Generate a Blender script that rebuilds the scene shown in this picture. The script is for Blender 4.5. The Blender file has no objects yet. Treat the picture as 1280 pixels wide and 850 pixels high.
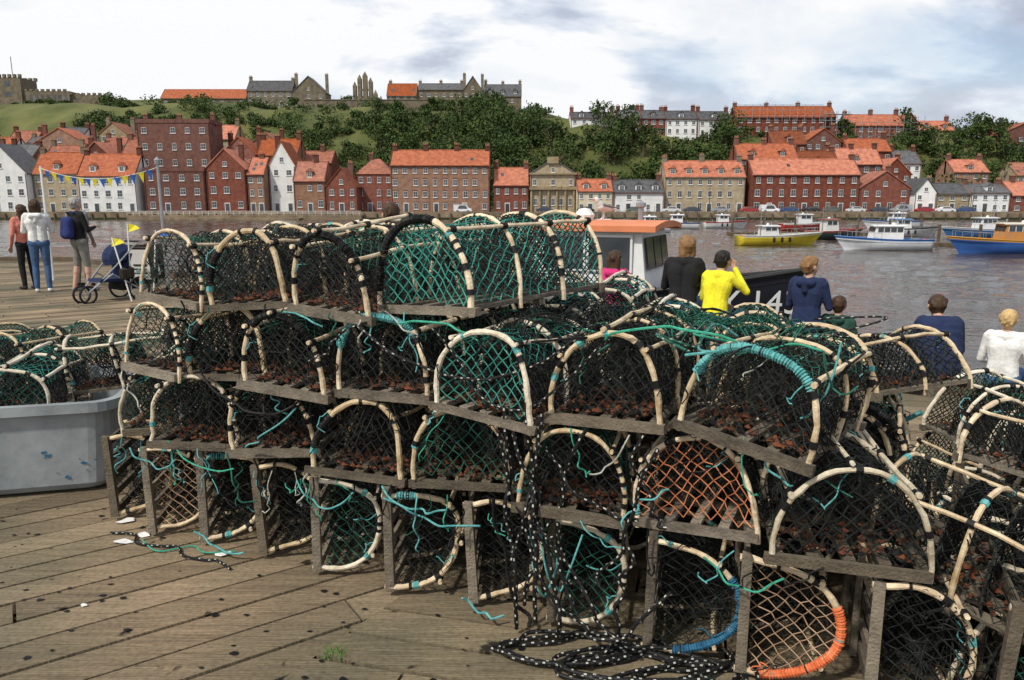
import bpy, bmesh, math, random
import numpy as np
from mathutils import Vector, Matrix
random.seed(7); np.random.seed(7)
R=math.radians
scene=bpy.context.scene
COL=scene.collection

# ------------------------------------------------------------------ materials
def mat(name,col,rough=.8,var=.25,scale=4.0,bump=0.0,bscale=None,metal=0.0,attr=False,stretch=None,col2=None,spec=.3,rot=0.0,detail=5,orand=0.0):
    m=bpy.data.materials.new(name); m.use_nodes=True
    nt=m.node_tree; N=nt.nodes; Lk=nt.links
    b=N['Principled BSDF']; b.inputs['Roughness'].default_value=rough; b.inputs['Metallic'].default_value=metal
    b.inputs['Specular IOR Level'].default_value=spec
    tc=N.new('ShaderNodeTexCoord'); mp=N.new('ShaderNodeMapping'); Lk.new(tc.outputs['Object'],mp.inputs[0])
    if stretch: mp.inputs['Scale'].default_value=stretch
    mp.inputs['Rotation'].default_value=(0,0,rot)
    nz=N.new('ShaderNodeTexNoise'); nz.inputs['Scale'].default_value=scale; nz.inputs['Detail'].default_value=detail
    nz.inputs['Roughness'].default_value=.65
    Lk.new(mp.outputs[0],nz.inputs['Vector'])
    rp=N.new('ShaderNodeMapRange'); rp.inputs[1].default_value=.3; rp.inputs[2].default_value=.7
    Lk.new(nz.outputs[0],rp.inputs[0])
    fac=rp.outputs[0]
    if attr:
        at=N.new('ShaderNodeAttribute'); at.attribute_name='rnd'
        mx=N.new('ShaderNodeMath'); mx.operation='MULTIPLY_ADD'; mx.inputs[1].default_value=.5
        Lk.new(fac,mx.inputs[0])
        m2=N.new('ShaderNodeMath'); m2.operation='MULTIPLY'; m2.inputs[1].default_value=.5
        Lk.new(at.outputs['Fac'],m2.inputs[0]); Lk.new(m2.outputs[0],mx.inputs[2]); fac=mx.outputs[0]
    mix=N.new('ShaderNodeMix'); mix.data_type='RGBA'
    if col2 is None:
        a=[max(0,c*(1-var)) for c in col]; c2=[min(1,c*(1+var)) for c in col]
    else: a=col; c2=col2
    mix.inputs[6].default_value=(*a,1); mix.inputs[7].default_value=(*c2,1)
    Lk.new(fac,mix.inputs[0]); src=mix.outputs[2]
    if orand:
        oi=N.new('ShaderNodeObjectInfo'); hs=N.new('ShaderNodeHueSaturation')
        mr=N.new('ShaderNodeMapRange'); mr.inputs[3].default_value=1-orand; mr.inputs[4].default_value=1+orand*.6
        Lk.new(oi.outputs['Random'],mr.inputs[0]); Lk.new(mr.outputs[0],hs.inputs['Value'])
        mr2=N.new('ShaderNodeMapRange'); mr2.inputs[3].default_value=1.08; mr2.inputs[4].default_value=.85
        Lk.new(oi.outputs['Random'],mr2.inputs[0]); Lk.new(mr2.outputs[0],hs.inputs['Saturation'])
        Lk.new(src,hs.inputs['Color']); src=hs.outputs[0]
    Lk.new(src,b.inputs['Base Color'])
    if bump:
        n2=N.new('ShaderNodeTexNoise'); n2.inputs['Scale'].default_value=bscale or scale*3; n2.inputs['Detail'].default_value=6
        Lk.new(mp.outputs[0],n2.inputs['Vector'])
        bp=N.new('ShaderNodeBump'); bp.inputs['Strength'].default_value=min(1,bump); bp.inputs['Distance'].default_value=.02*max(1,bump)
        Lk.new(n2.outputs[0],bp.inputs['Height']); Lk.new(bp.outputs[0],b.inputs['Normal'])
    return m

M_brick=mat('brick_red',(.13,.038,.024),.9,.4,.9,col2=(.28,.09,.055),orand=.3)
M_brick2=mat('brick_brown',(.17,.08,.045),.9,.3,.8,col2=(.32,.17,.10),orand=.25)
M_brickd=mat('brick_dark',(.09,.038,.028),.9,.3,.8,col2=(.19,.075,.05),orand=.3)
M_stone=mat('stone_sand',(.25,.19,.11),.9,.3,.8,col2=(.45,.36,.23),orand=.2)
M_stoned=mat('stone_dark',(.09,.075,.055),.9,.3,.5,col2=(.24,.195,.13),orand=.2)
M_white=mat('render_white',(.62,.62,.6),.8,.1,.5,col2=(.84,.83,.8),orand=.1)
M_cream=mat('render_cream',(.5,.43,.3),.8,.1,.5,col2=(.68,.61,.46))
M_pan=mat('roof_pantile',(.25,.06,.024),.85,.3,1.1,col2=(.52,.155,.065),orand=.35,detail=8)
M_pan2=mat('roof_pantile_old',(.16,.055,.03),.85,.3,1.0,col2=(.38,.12,.06),orand=.35,detail=8)
M_slate=mat('roof_slate',(.05,.052,.056),.7,.3,1.0,col2=(.13,.13,.135),orand=.3)
M_frame=mat('window_frame',(.68,.68,.66),.6,.05)
M_glass=mat('window_glass',(.015,.018,.022),.08,.4,.35,spec=.6,col2=(.09,.1,.11))
M_potc=mat('chimney_pot',(.36,.19,.11),.8)
M_steel=mat('galvanised_steel',(.35,.36,.37),.45,.2,3,metal=.7)

# pots
M_wood=mat('weathered_slat',(.045,.036,.027),.9,.3,6,bump=.5,bscale=30,stretch=(3,3,3),col2=(.26,.215,.155),attr=True,orand=.45)
M_hoop=mat('cream_conduit',(.36,.24,.12),.5,.2,11,bump=.3,bscale=60,col2=(.84,.69,.46),detail=9,orand=.2)
M_hoop2=mat('pale_conduit',(.42,.34,.22),.5,.2,11,bump=.3,bscale=60,col2=(.82,.74,.58),detail=9,orand=.2)
M_nblack=mat('net_black',(.005,.006,.006),.75,.4,20,col2=(.02,.024,.02))
M_nteal=mat('net_teal',(.01,.12,.095),.7,.4,7,col2=(.05,.32,.25))
M_nblue=mat('net_blue',(.02,.11,.19),.7,.4,9,col2=(.06,.26,.38))
M_ngreen=mat('net_dark_green',(.006,.04,.026),.7,.4,9,col2=(.025,.15,.10))
M_norange=mat('net_orange',(.34,.09,.03),.7,.4,9,col2=(.62,.25,.12))
M_nbeige=mat('net_beige',(.28,.17,.10),.7,.4,9,col2=(.55,.38,.25))
M_knot=mat('black_twine',(.006,.006,.006),.6,.3,30)
M_debris=mat('rusty_debris',(.03,.012,.008),.9,.4,25,col2=(.20,.065,.026),attr=True)
M_wteal=mat('rope_teal',(.04,.20,.20),.85,.3,30,col2=(.16,.46,.45),detail=8)
M_wblue=mat('rope_blue',(.012,.06,.13),.85,.3,30,col2=(.04,.18,.29),detail=8)
M_worange=mat('rope_orange',(.5,.1,.03),.85,.3,30,col2=(.8,.23,.09),detail=8)
M_wgreen=mat('rope_green',(.015,.2,.12),.85,.3,30,col2=(.07,.42,.28),detail=8)
M_rpale=mat('rope_fleck',(.4,.4,.35),.8,.3,40)

# ------------------------------------------------------------------ mesh builder
class MB:
    def __init__(s): s.v=[];s.f=[];s.m=[];s.r=[]
    def add(s,vs,fs,m=0,r=None):
        o=len(s.v); s.v.extend(vs)
        if r is None: r=random.random()
        for f in fs:
            s.f.append(tuple(i+o for i in f)); s.m.append(m); s.r.append(r)
    def box(s,c,d,m=0,rz=0,j=0,r=None,M=None):
        x,y,z=d[0]/2,d[1]/2,d[2]/2
        vs=[]
        cr,sr=math.cos(rz),math.sin(rz)
        for a,b,e in ((-1,-1,-1),(1,-1,-1),(1,1,-1),(-1,1,-1),(-1,-1,1),(1,-1,1),(1,1,1),(-1,1,1)):
            px,py,pz=a*x+random.uniform(-j,j),b*y+random.uniform(-j,j),e*z+random.uniform(-j,j)
            if M is not None:
                q=M@Vector((px,py,pz)); vs.append((c[0]+q.x,c[1]+q.y,c[2]+q.z))
            else: vs.append((c[0]+px*cr-py*sr,c[1]+px*sr+py*cr,c[2]+pz))
        s.add(vs,[(0,3,2,1),(4,5,6,7),(0,1,5,4),(1,2,6,5),(2,3,7,6),(3,0,4,7)],m,r)
    def bx(s,x0,x1,y0,y1,z0,z1,m=0):
        s.box(((x0+x1)/2,(y0+y1)/2,(z0+z1)/2),(x1-x0,y1-y0,z1-z0),m)
    def tube(s,pts,r,m=0,n=6,cap=True,fm=None):
        P=[Vector(p) for p in pts]; k=len(P)
        if k<2: return
        rs=r if isinstance(r,(list,tuple)) else [r]*k
        T=[]
        for i in range(k):
            t=(P[min(i+1,k-1)]-P[max(i-1,0)])
            if t.length<1e-9: t=Vector((0,0,1))
            T.append(t.normalized())
        a=Vector((0,0,1)) if abs(T[0].z)<.9 else Vector((1,0,0))
        nrm=T[0].cross(a).normalized()
        o=len(s.v)
        for i in range(k):
            nrm=(nrm-T[i]*nrm.dot(T[i]))
            if nrm.length<1e-6: nrm=T[i].orthogonal()
            nrm.normalize(); bn=T[i].cross(nrm)
            for q in range(n):
                an=2*math.pi*q/n
                w=P[i]+(nrm*math.cos(an)+bn*math.sin(an))*rs[i]
                s.v.append((w.x,w.y,w.z))
        rr=random.random()
        for i in range(k-1):
            for q in range(n):
                s.f.append((o+i*n+q,o+i*n+(q+1)%n,o+(i+1)*n+(q+1)%n,o+(i+1)*n+q))
                s.m.append(fm(i,q) if fm else m); s.r.append(rr)
        if cap:
            s.f.append(tuple(o+q for q in range(n))[::-1]); s.m.append(m); s.r.append(rr)
            s.f.append(tuple(o+(k-1)*n+q for q in range(n))); s.m.append(m); s.r.append(rr)
    def strands(s,P,Q,r,m):
        P=np.asarray(P,float);Q=np.asarray(Q,float)
        if len(P)==0: return
        D=Q-P; D/=np.maximum(np.linalg.norm(D,axis=1,keepdims=True),1e-9)
        ref=np.tile(np.array([[.3,.5,.81]]),(len(D),1))
        A=np.cross(D,ref); A/=np.maximum(np.linalg.norm(A,axis=1,keepdims=True),1e-9); B=np.cross(D,A)
        rings=[]
        for q in range(3):
            an=2*math.pi*q/3; rings.append(A*math.cos(an)*r+B*math.sin(an)*r)
        V=np.stack([P+rings[0],P+rings[1],P+rings[2],Q+rings[0],Q+rings[1],Q+rings[2]],1).reshape(-1,3)
        o=len(s.v); s.v.extend(map(tuple,V.tolist()))
        for i in range(len(P)):
            b=o+i*6
            s.f.extend(((b,b+1,b+4,b+3),(b+1,b+2,b+5,b+4),(b+2,b,b+3,b+5)))
            s.m.extend((m,m,m)); s.r.extend((.5,.5,.5))
    def lathe(s,c,prof,m=0,n=16,axis='z'):
        vs=[];fs=[]
        for (r,h) in prof:
            for q in range(n):
                a=2*math.pi*q/n; x,y=r*math.cos(a),r*math.sin(a)
                if axis=='z': vs.append((c[0]+x,c[1]+y,c[2]+h))
                elif axis=='x': vs.append((c[0]+h,c[1]+x,c[2]+y))
                else: vs.append((c[0]+x,c[1]+h,c[2]+y))
        for i in range(len(prof)-1):
            for q in range(n):
                fs.append((i*n+q,i*n+(q+1)%n,(i+1)*n+(q+1)%n,(i+1)*n+q))
        s.add(vs,fs,m)
    def mesh(s,name,mats,smooth=False):
        me=bpy.data.meshes.new(name); me.from_pydata(s.v,[],s.f)
        for m in mats: me.materials.append(m)
        me.polygons.foreach_set('material_index',s.m)
        at=me.attributes.new('rnd','FLOAT','FACE'); at.data.foreach_set('value',s.r)
        if smooth: me.polygons.foreach_set('use_smooth',[True]*len(s.f))
        me.update(); return me
    def obj(s,name,mats,parent=None,smooth=False):
        return mk(name,s.mesh(name,mats,smooth),parent)
def mk(name,data,parent=None):
    o=bpy.data.objects.new(name,data); COL.objects.link(o)
    if parent: o.parent=parent
    return o
def empty(name,loc=(0,0,0),rz=0):
    e=bpy.data.objects.new(name,None); COL.objects.link(e); e.location=loc; e.rotation_euler=(0,0,rz); e.empty_display_size=.2
    return e
def catmull(pts,step=.02):
    P=[Vector(p) for p in pts]; P=[P[0]*2-P[1]]+P+[P[-1]*2-P[-2]]; out=[]
    for i in range(1,len(P)-2):
        a,b,c,d=P[i-1],P[i],P[i+1],P[i+2]; n=max(2,int((c-b).length/step))
        for k in range(n):
            t=k/n
            out.append(.5*((2*b)+(c-a)*t+(2*a-5*b+4*c-d)*t*t+(3*b-a-3*c+d)*t**3))
    out.append(P[-2]); return out

# ------------------------------------------------------------------ camera, world, sun
cam=bpy.data.cameras.new('camera'); co=mk('camera',cam); cam.lens=26.16; cam.sensor_width=36
co.location=(0,0,1.82); co.rotation_euler=(R(79.3),0,0); cam.clip_end=6000; cam.clip_start=.05
scene.camera=co
try:
    scene.view_settings.view_transform='Standard'; scene.view_settings.look='None'; scene.view_settings.exposure=0
except Exception as e: print(e)
SUN_EL,SUN_AZ=R(50),R(222)   # azimuth clockwise from +Y
sd=Vector((math.sin(SUN_AZ)*math.cos(SUN_EL),math.cos(SUN_AZ)*math.cos(SUN_EL),math.sin(SUN_EL)))
su=bpy.data.lights.new('sun','SUN'); su.energy=3.4; su.angle=R(3); su.color=(1,.95,.86)
so=mk('sun',su); so.rotation_euler=(-sd).to_track_quat('-Z','Y').to_euler(); so.location=(0,0,60)
w=bpy.data.worlds.new('World'); scene.world=w; w.use_nodes=True
nt=w.node_tree; N=nt.nodes; Lk=nt.links; N.clear()
out=N.new('ShaderNodeOutputWorld'); sky=N.new('ShaderNodeTexSky'); sky.sky_type='NISHITA'; sky.sun_disc=False
sky.sun_elevation=SUN_EL; sky.sun_rotation=SUN_AZ
bg1=N.new('ShaderNodeBackground'); bg1.inputs[1].default_value=.13; Lk.new(sky.outputs[0],bg1.inputs[0])
bg2=N.new('ShaderNodeBackground'); bg2.inputs[1].default_value=1
tc=N.new('ShaderNodeTexCoord'); sp=N.new('ShaderNodeSeparateXYZ'); Lk.new(tc.outputs['Generated'],sp.inputs[0])
def mth(op,a,b=None,c=None):
    n=N.new('ShaderNodeMath'); n.operation=op
    for i,v in enumerate((a,b,c)):
        if v is None: continue
        if isinstance(v,(int,float)): n.inputs[i].default_value=v
        else: Lk.new(v,n.inputs[i])
    return n.outputs[0]
zz=mth('ADD',mth('MAXIMUM',sp.outputs[2],0.0),.34)
cx=N.new('ShaderNodeCombineXYZ'); Lk.new(mth('DIVIDE',sp.outputs[0],zz),cx.inputs[0]); Lk.new(mth('DIVIDE',sp.outputs[1],zz),cx.inputs[1])
def noise(scale,det,rough,off,dist=0):
    mp=N.new('ShaderNodeMapping'); mp.inputs['Location'].default_value=off; mp.inputs['Scale'].default_value=(1,1.35,1); Lk.new(cx.outputs[0],mp.inputs[0])
    n=N.new('ShaderNodeTexNoise'); n.inputs['Scale'].default_value=scale; n.inputs['Detail'].default_value=det; n.inputs['Roughness'].default_value=rough
    n.inputs['Distortion'].default_value=dist
    Lk.new(mp.outputs[0],n.inputs['Vector']); return n.outputs[0]
n1=noise(1.15,8,.52,(3.1,1.7,0),.2); n2=noise(1.7,8,.55,(7.3,2.2,4),.25)
def ramp(src,stops):
    r=N.new('ShaderNodeValToRGB'); Lk.new(src,r.inputs[0]); e=r.color_ramp.elements
    e[0].position,e[0].color=stops[0][0],(*stops[0][1],1); e[1].position,e[1].color=stops[-1][0],(*stops[-1][1],1)
    for p,c in stops[1:-1]:
        x=e.new(p); x.color=(*c,1)
    return r.outputs[0]
shade=mth('ADD',n2,mth('MULTIPLY',sp.outputs[0],-.08))
ccol=ramp(shade,[(.33,(.38,.43,.54)),(.41,(.52,.58,.70)),(.46,(.74,.80,.90)),(.51,(.98,.99,1))])
hz_=N.new('ShaderNodeMix'); hz_.data_type='RGBA'; Lk.new(ccol,hz_.inputs[6]); hz_.inputs[7].default_value=(.90,.92,.96,1)
hf=mth('MULTIPLY',mth('SUBTRACT',1.0,mth('MINIMUM',mth('MULTIPLY',mth('MAXIMUM',sp.outputs[2],0.0),4.5),1.0)),.5); Lk.new(hf,hz_.inputs[0])
Lk.new(hz_.outputs[2],bg2.inputs[0])
cf=ramp(n1,[(.38,(.5,.5,.5)),(.50,(1,1,1))])
mx=N.new('ShaderNodeMixShader'); Lk.new(cf,mx.inputs[0]); Lk.new(bg1.outputs[0],mx.inputs[1]); Lk.new(bg2.outputs[0],mx.inputs[2])
Lk.new(mx.outputs[0],out.inputs[0])

# ------------------------------------------------------------------ terrain
def ss(t):
    t=np.clip(t,0,1); return t*t*(3-2*t)
def hz(x,y):
    zt=np.interp(x,[-400,-203,-140,-50,-13,20,100,203,400],[37,38,37,36,34,28,25,22,18])
    wd=np.interp(x,[-40,25],[92,56])
    lf=np.interp(x,[-10,40],[1,.15])
    h=-1.4+(zt+1.4)*ss((y-206)/wd)+.15*np.clip(y-300,0,110)*lf
    h=h+ss((y-206)/20)*(.8*np.sin(x*.11+y*.07)+.5*np.sin(x*.23-y*.19)+.6*np.sin(x*.05+1.3))
    return h
M_grass=mat('hill_grass',(.022,.042,.008),.95,.4,.05,bump=.3,bscale=1.5,col2=(.16,.155,.05),detail=10,stretch=(1,.5,1))
xs=np.concatenate([np.arange(-900,-260,20),np.arange(-260,260,3.5),np.arange(260,901,20)]); ys=np.concatenate([np.arange(183.6,206,4),np.arange(206,340,3.2),np.arange(340,1600,40)])
def gridmesh(name,xs,ys,zf,mats,mi=None):
    X,Y=np.meshgrid(xs,ys); Z=zf(X,Y); b=MB(); b.v=np.stack([X,Y,Z],-1).reshape(-1,3).tolist(); nx=len(xs)
    for j in range(len(ys)-1):
        k=mi(ys[j]) if mi else 0
        for i in range(nx-1):
            b.f.append((j*nx+i,j*nx+i+1,(j+1)*nx+i+1,(j+1)*nx+i)); b.m.append(k); b.r.append(0)
    return b.obj(name,mats,smooth=True)
M_asph=mat('quay_tarmac',(.09,.085,.08),.9,.2,.3)
gridmesh('hill_terrain',xs,ys,hz,[M_grass,M_asph],lambda y:1 if y<205 else 0)
M_qw=mat('quay_stone',(.10,.075,.05),.9,.3,.35,col2=(.30,.23,.15))
b=MB(); b.bx(-900,900,183,183.6,-7,-1.1)
for i in range(-60,60): b.bx(i*3,i*3+.35,182.6,182.99,-7,-1.5,1)
b.bx(-900,900,182.7,182.98,-3.15,-2.5,2)
b.bx(-92,-36,180,182.6,-7,-1.9); b.bx(-80,-50,176.5,179.99,-7,-2.5)
M_weed=mat('tidal_weed',(.03,.035,.015),.9,.3,1)
M_pile=mat('timber_pile',(.06,.045,.03),.9,.4,2,col2=(.15,.11,.07))
b.obj('quay_wall',[M_qw,M_pile,M_weed])

# water: wind-rippled surface in the harbour, flat sheet beyond
m=bpy.data.materials.new('harbour_water'); m.use_nodes=True; nt=m.node_tree; N=nt.nodes; Lk=nt.links; pb=N['Principled BSDF']
pb.inputs['Base Color'].default_value=(.050,.036,.024,1); pb.inputs['Roughness'].default_value=.05; pb.inputs['IOR'].default_value=1.33
tc=N.new('ShaderNodeTexCoord'); mp=N.new('ShaderNodeMapping'); mp.inputs['Scale'].default_value=(1,2.0,1); Lk.new(tc.outputs['Object'],mp.inputs[0])
n=N.new('ShaderNodeTexNoise'); n.inputs['Scale'].default_value=2.2; n.inputs['Detail'].default_value=3; Lk.new(mp.outputs[0],n.inputs['Vector'])
bp=N.new('ShaderNodeBump'); bp.inputs['Strength'].default_value=1; bp.inputs['Distance'].default_value=.06; Lk.new(n.outputs[0],bp.inputs['Height']); Lk.new(bp.outputs[0],pb.inputs['Normal'])
b=MB(); b.add([(-3000,-200,-3.2),(3000,-200,-3.2),(3000,4000,-3.2),(-3000,4000,-3.2)],[(0,1,2,3)]); b.obj('water',[m])
wr=np.random.RandomState(4); WV=[]
for i in range(46):
    lam=10**wr.uniform(math.log10(.75),math.log10(6.5)); a=wr.normal(math.pi/2+.25,.65); WV.append((2*math.pi/lam*math.cos(a),2*math.pi/lam*math.sin(a),wr.uniform(0,6.28),.0048*lam**.85))
def wz(X,Y):
    Z=np.full(X.shape,-3.0); W=.7+.3*np.sin(X*.13+Y*.05)*np.sin(Y*.11-X*.04)
    for kx,ky,p,a in WV: Z=Z+W*a*np.sin(kx*X+ky*Y+p+.5*np.sin(.21*X-.17*Y+p))
    return Z
xw=np.concatenate([np.arange(-130,-24,1.1),np.arange(-24,62,.34),np.arange(62,150,1.0)]); yw_=[5.0]
while yw_[-1]<182.8: yw_.append(yw_[-1]+.24+.0035*yw_[-1])
gridmesh('water',xw,np.array(yw_),wz,[m])

# ------------------------------------------------------------------ pier deck
DECK=[(-60,-15),(14,-15),(14,-2),(5,6.3),(-13,22.5),(-60,24)]
def mk_deck_mat(nm,rot):
    m=mat(nm,(.10,.078,.055),.85,.3,2.2,bump=.6,bscale=9,col2=(.36,.295,.215),attr=True,stretch=(.7,14,1),rot=rot,detail=8)
    nt=m.node_tree; N=nt.nodes; Lk=nt.links; pb=N['Principled BSDF']
    src=pb.inputs['Base Color'].links[0].from_socket
    tc=N.new('ShaderNodeTexCoord')
    def layer(src,scale,det,p0,c0,p1,c1):
        n=N.new('ShaderNodeTexNoise'); n.inputs['Scale'].default_value=scale; n.inputs['Detail'].default_value=det; Lk.new(tc.outputs['Object'],n.inputs['Vector'])
        r=N.new('ShaderNodeValToRGB'); r.color_ramp.elements[0].position=p0; r.color_ramp.elements[0].color=(*c0,1); r.color_ramp.elements[1].position=p1; r.color_ramp.elements[1].color=(*c1,1); Lk.new(n.outputs[0],r.inputs[0])
        a=N.new('ShaderNodeMix'); a.data_type='RGBA'; a.blend_type='MULTIPLY'; a.inputs[0].default_value=1; Lk.new(src,a.inputs[6]); Lk.new(r.outputs[0],a.inputs[7]); return a.outputs[2]
    src=layer(src,7,3,.29,(.12,.11,.1),.335,(1,1,1))
    src=layer(src,.8,6,.35,(.50,.55,.48),.65,(1.15,1.03,.90))
    src=layer(src,45,3,.3,(.75,.74,.72),.6,(1.05,1.05,1.05))
    Lk.new(src,pb.inputs['Base Color'])
    return m
def planks(name,ang,poly,wd,matl):
    b=MB(); c,s=math.cos(ang),math.sin(ang)
    us=[p[0]*c+p[1]*s for p in poly]; vs=[-p[0]*s+p[1]*c for p in poly]
    v=min(vs)-random.random()*wd
    while v<max(vs):
        ww=wd*random.uniform(.9,1.1)
        u=min(us)-random.random()*4
        while u<max(us):
            L=random.choice([3.6,4.2,4.8])
            cu,cv=u+L/2,v+ww/2
            b.box((cu*c-cv*s,cu*s+cv*c,-.03+random.uniform(-.004,.003)),(L-.014,ww-random.uniform(.012,.022),.06),0,rz=ang+random.uniform(-.0015,.0015))
            u+=L
        v+=ww
    me=b.mesh(name,[matl]); bm=bmesh.new(); bm.from_mesh(me)
    k=len(poly)
    for i in range(k):
        p=Vector((*poly[i],0)); q=Vector((*poly[(i+1)%k],0)); d=q-p; nrm=Vector((d.y,-d.x,0))
        g=bm.verts[:]+bm.edges[:]+bm.faces[:]
        bmesh.ops.bisect_plane(bm,geom=g,plane_co=p,plane_no=nrm,clear_outer=True)
    bm.to_mesh(me); bm.free(); return mk(name,me)
jp=Vector((-.9,2.56)); jd=Vector((.515,.857))
def on(t): q=jp+jd*t; return (q.x,q.y)
lo=on((-15-2.56)/.857)
e0=Vector((5,6.3)); ed=Vector((-18,16.2))
den=jd.x*(-ed.y)+jd.y*ed.x; dd=e0-jp; t=(dd.x*(-ed.y)+dd.y*ed.x)/den; hi=on(t)
planks('wooden_deck',R(34),[(-60,-15),lo,hi,(-13,22.5),(-60,24)],.2,mk_deck_mat('deck_boards_a',-R(34)))
planks('wooden_deck',R(-14.5),[lo,(14,-15),(14,-2),(5,6.3),hi],.21,mk_deck_mat('deck_boards_b',R(14.5)))
b=MB(); k=len(DECK)
b.add([(x,y,-.08) for x,y in DECK]+[(x,y,-.35) for x,y in DECK],[tuple(range(k)),tuple(range(2*k-1,k-1,-1))]+[(i,i+k,(i+1)%k+k,(i+1)%k) for i in range(k)])  # solid slab added under the boards to stop light through the gaps
for i in (2,3,4):
    p=Vector(DECK[i]); q=Vector(DECK[(i+1)%k]); d=(q-p); L=d.length; d.normalize(); nn=Vector((d.y,-d.x)); a=math.atan2(d.y,d.x)
    cpt=(p+q)/2+nn*.06; b.box((cpt.x,cpt.y,-.16),(L,.11,.36),0,rz=a)
    cpt=(p+q)/2-nn*.1; b.box((cpt.x,cpt.y,.06),(L-.2,.16,.12),0,rz=a)
    s=.5
    while s<L:
        c=p+d*s+nn*.26; b.tube([(c.x,c.y,-7),(c.x,c.y,.05)],.15,0,10); s+=2.6
b.obj('pier_substructure',[M_pile])

# ------------------------------------------------------------------ lobster pots
class Arch:
    def __init__(s,W,H,z0,p=2.5):
        s.W,s.H,s.z0,s.p=W,H,z0,p
        t=np.linspace(math.pi,0,200); c,si=np.cos(t),np.sin(t)
        x=W/2*np.sign(c)*np.abs(c)**(2/p); z=z0+H*np.abs(si)**(2/p)
        d=np.concatenate([[0],np.cumsum(np.hypot(np.diff(x),np.diff(z)))]); s.x,s.z,s.d=x,z,d; s.P=d[-1]
    def at(s,u): return float(np.interp(u*s.P,s.d,s.x)),float(np.interp(u*s.P,s.d,s.z))
    def inside(s,x,z): return abs(2*x/s.W)**s.p+abs(max(z-s.z0,0)/s.H)**s.p
def pot_mesh(seed,W=.44,L=.64,H=.33,net=M_nblack,end=None,hoop=M_hoop,wrap=None,debris=True,cell=.028,nh=3,wrapr=(.1,.6),net2=None,nr=.0021):
    rg=random.Random(seed); end=end or net; net2=net2 or net
    mats=[M_wood,hoop,net,M_knot,wrap or M_knot,M_debris,end,M_nblack,net2,M_wteal]
    b=MB(); z0=.05; A=Arch(W,H,z0,rg.uniform(2.1,2.8))
    lean=rg.uniform(-.05,.05); d1,d2,d3=rg.uniform(-.015,.015),rg.uniform(-.015,.015),rg.uniform(0,6)
    def S(x,y,z):
        h=(z-z0)/H
        return (x+lean*h*(.6+y)+d1*math.sin(h*4+y*5+d3)*(h>0.02),y+lean*.8*h*math.sin(d3),z+(d2*math.sin(x*11+y*7+d3) if h>.15 else 0))
    for y in (-.005,L/2,L+.005): b.box((rg.uniform(-.015,.015),y,.024 if y!=L/2 else .012),(W+rg.uniform(.02,.07),.03,rg.uniform(.032,.042) if y!=L/2 else .024),0,j=.004,rz=rg.uniform(-.03,.03))
    ns=5
    for i in range(ns):
        x=-W/2+.02+(W-.04)*i/(ns-1); b.box((x,L/2,.034),(.040,L-.032,.018),0,j=.002)
    hy=[L*i/(nh-1) for i in range(nh)]
    for k,y in enumerate(hy):
        pts=[]; dy=rg.uniform(-.022,.022)
        for i in range(29):
            x,z=A.at(i/28); pts.append(S(x+rg.uniform(-.002,.002),y+dy*math.sin(i/28*math.pi),z+rg.uniform(-.002,.002)))
        pts=[(pts[0][0],y,.0)]+pts+[(pts[-1][0],y,.0)]
        r0=rg.uniform(.0095,.0130)
        b.tube(pts,[r0*(1.0+.10*math.sin(i*1.7+seed)+(.12 if i%9==0 else 0)) for i in range(len(pts))],1,8)
        if wrap and k==0:
            a0,a1=wrapr; n=int((a1-a0)*A.P/.0035); wp=[];wr=[]
            for i in range(n+1):
                u=a0+(a1-a0)*i/n; x,z=A.at(u); wp.append(S(x,y+dy*math.sin(u*math.pi),z)); wr.append(r0+(rg.uniform(.003,.009) if i%3 else .0015))
            b.tube(wp,wr,4,8)
        for q in range(rg.randint(4,9)):
            u=rg.uniform(.04,.96); du=rg.uniform(.008,.035); x,z=A.at(u); x2,z2=A.at(min(1,u+du))
            b.tube([S(x,y+dy*math.sin(u*math.pi),z),S(x2,y+dy*math.sin(u*math.pi),z2)],r0*rg.uniform(1.15,1.5),3 if rg.random()<.85 else 9,7)
    for u in (.27,.5,.73) if rg.random()<.6 else (.3,.7):
        u+=rg.uniform(-.03,.03); x,z=A.at(u); f=1.04
        zz=z0+(z-z0)*f
        pts=[S(x*f+rg.uniform(-.004,.004),-.03+(L+.06)*i/8,zz+.008+rg.uniform(-.004,.004)) for i in range(9)]
        b.tube(pts,rg.uniform(.008,.0115),1,7)
        for y in hy: b.tube([S(x*f,y-.013,zz+.006),S(x*f,y+.013,zz+.006)],.016,3,7)
    nu=int(A.P/cell)//2*2; nv=int(L/cell)//2*2; kn={}
    for i in range(nu+1):
        for j in range(nv+1):
            if (i+j)%2: continue
            x,z=A.at(i/nu); y=L*j/nv
            ph=(y/L*(nh-1))%1; sg=1-.10*math.sin(ph*math.pi)*(1 if i not in(0,nu) else 0)
            jt=.0075
            kn[(i,j)]=S(x*sg+rg.uniform(-jt,jt),y+(rg.uniform(-jt,jt) if 0<j<nv else 0),z0+(z-z0)*sg+rg.uniform(-jt,jt))
    Pa,Qa=[],[]; Pb,Qb=[],[]
    for (i,j),p in kn.items():
        for dj in (1,-1):
            q=kn.get((i+1,j+dj))
            if q and rg.random()>.02:
                if abs(i-nu/2)<nu*.24: Pb.append(p);Qb.append(q)
                else: Pa.append(p);Qa.append(q)
    b.strands(Pa,Qa,nr,2); b.strands(Pb,Qb,nr,8)
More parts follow.
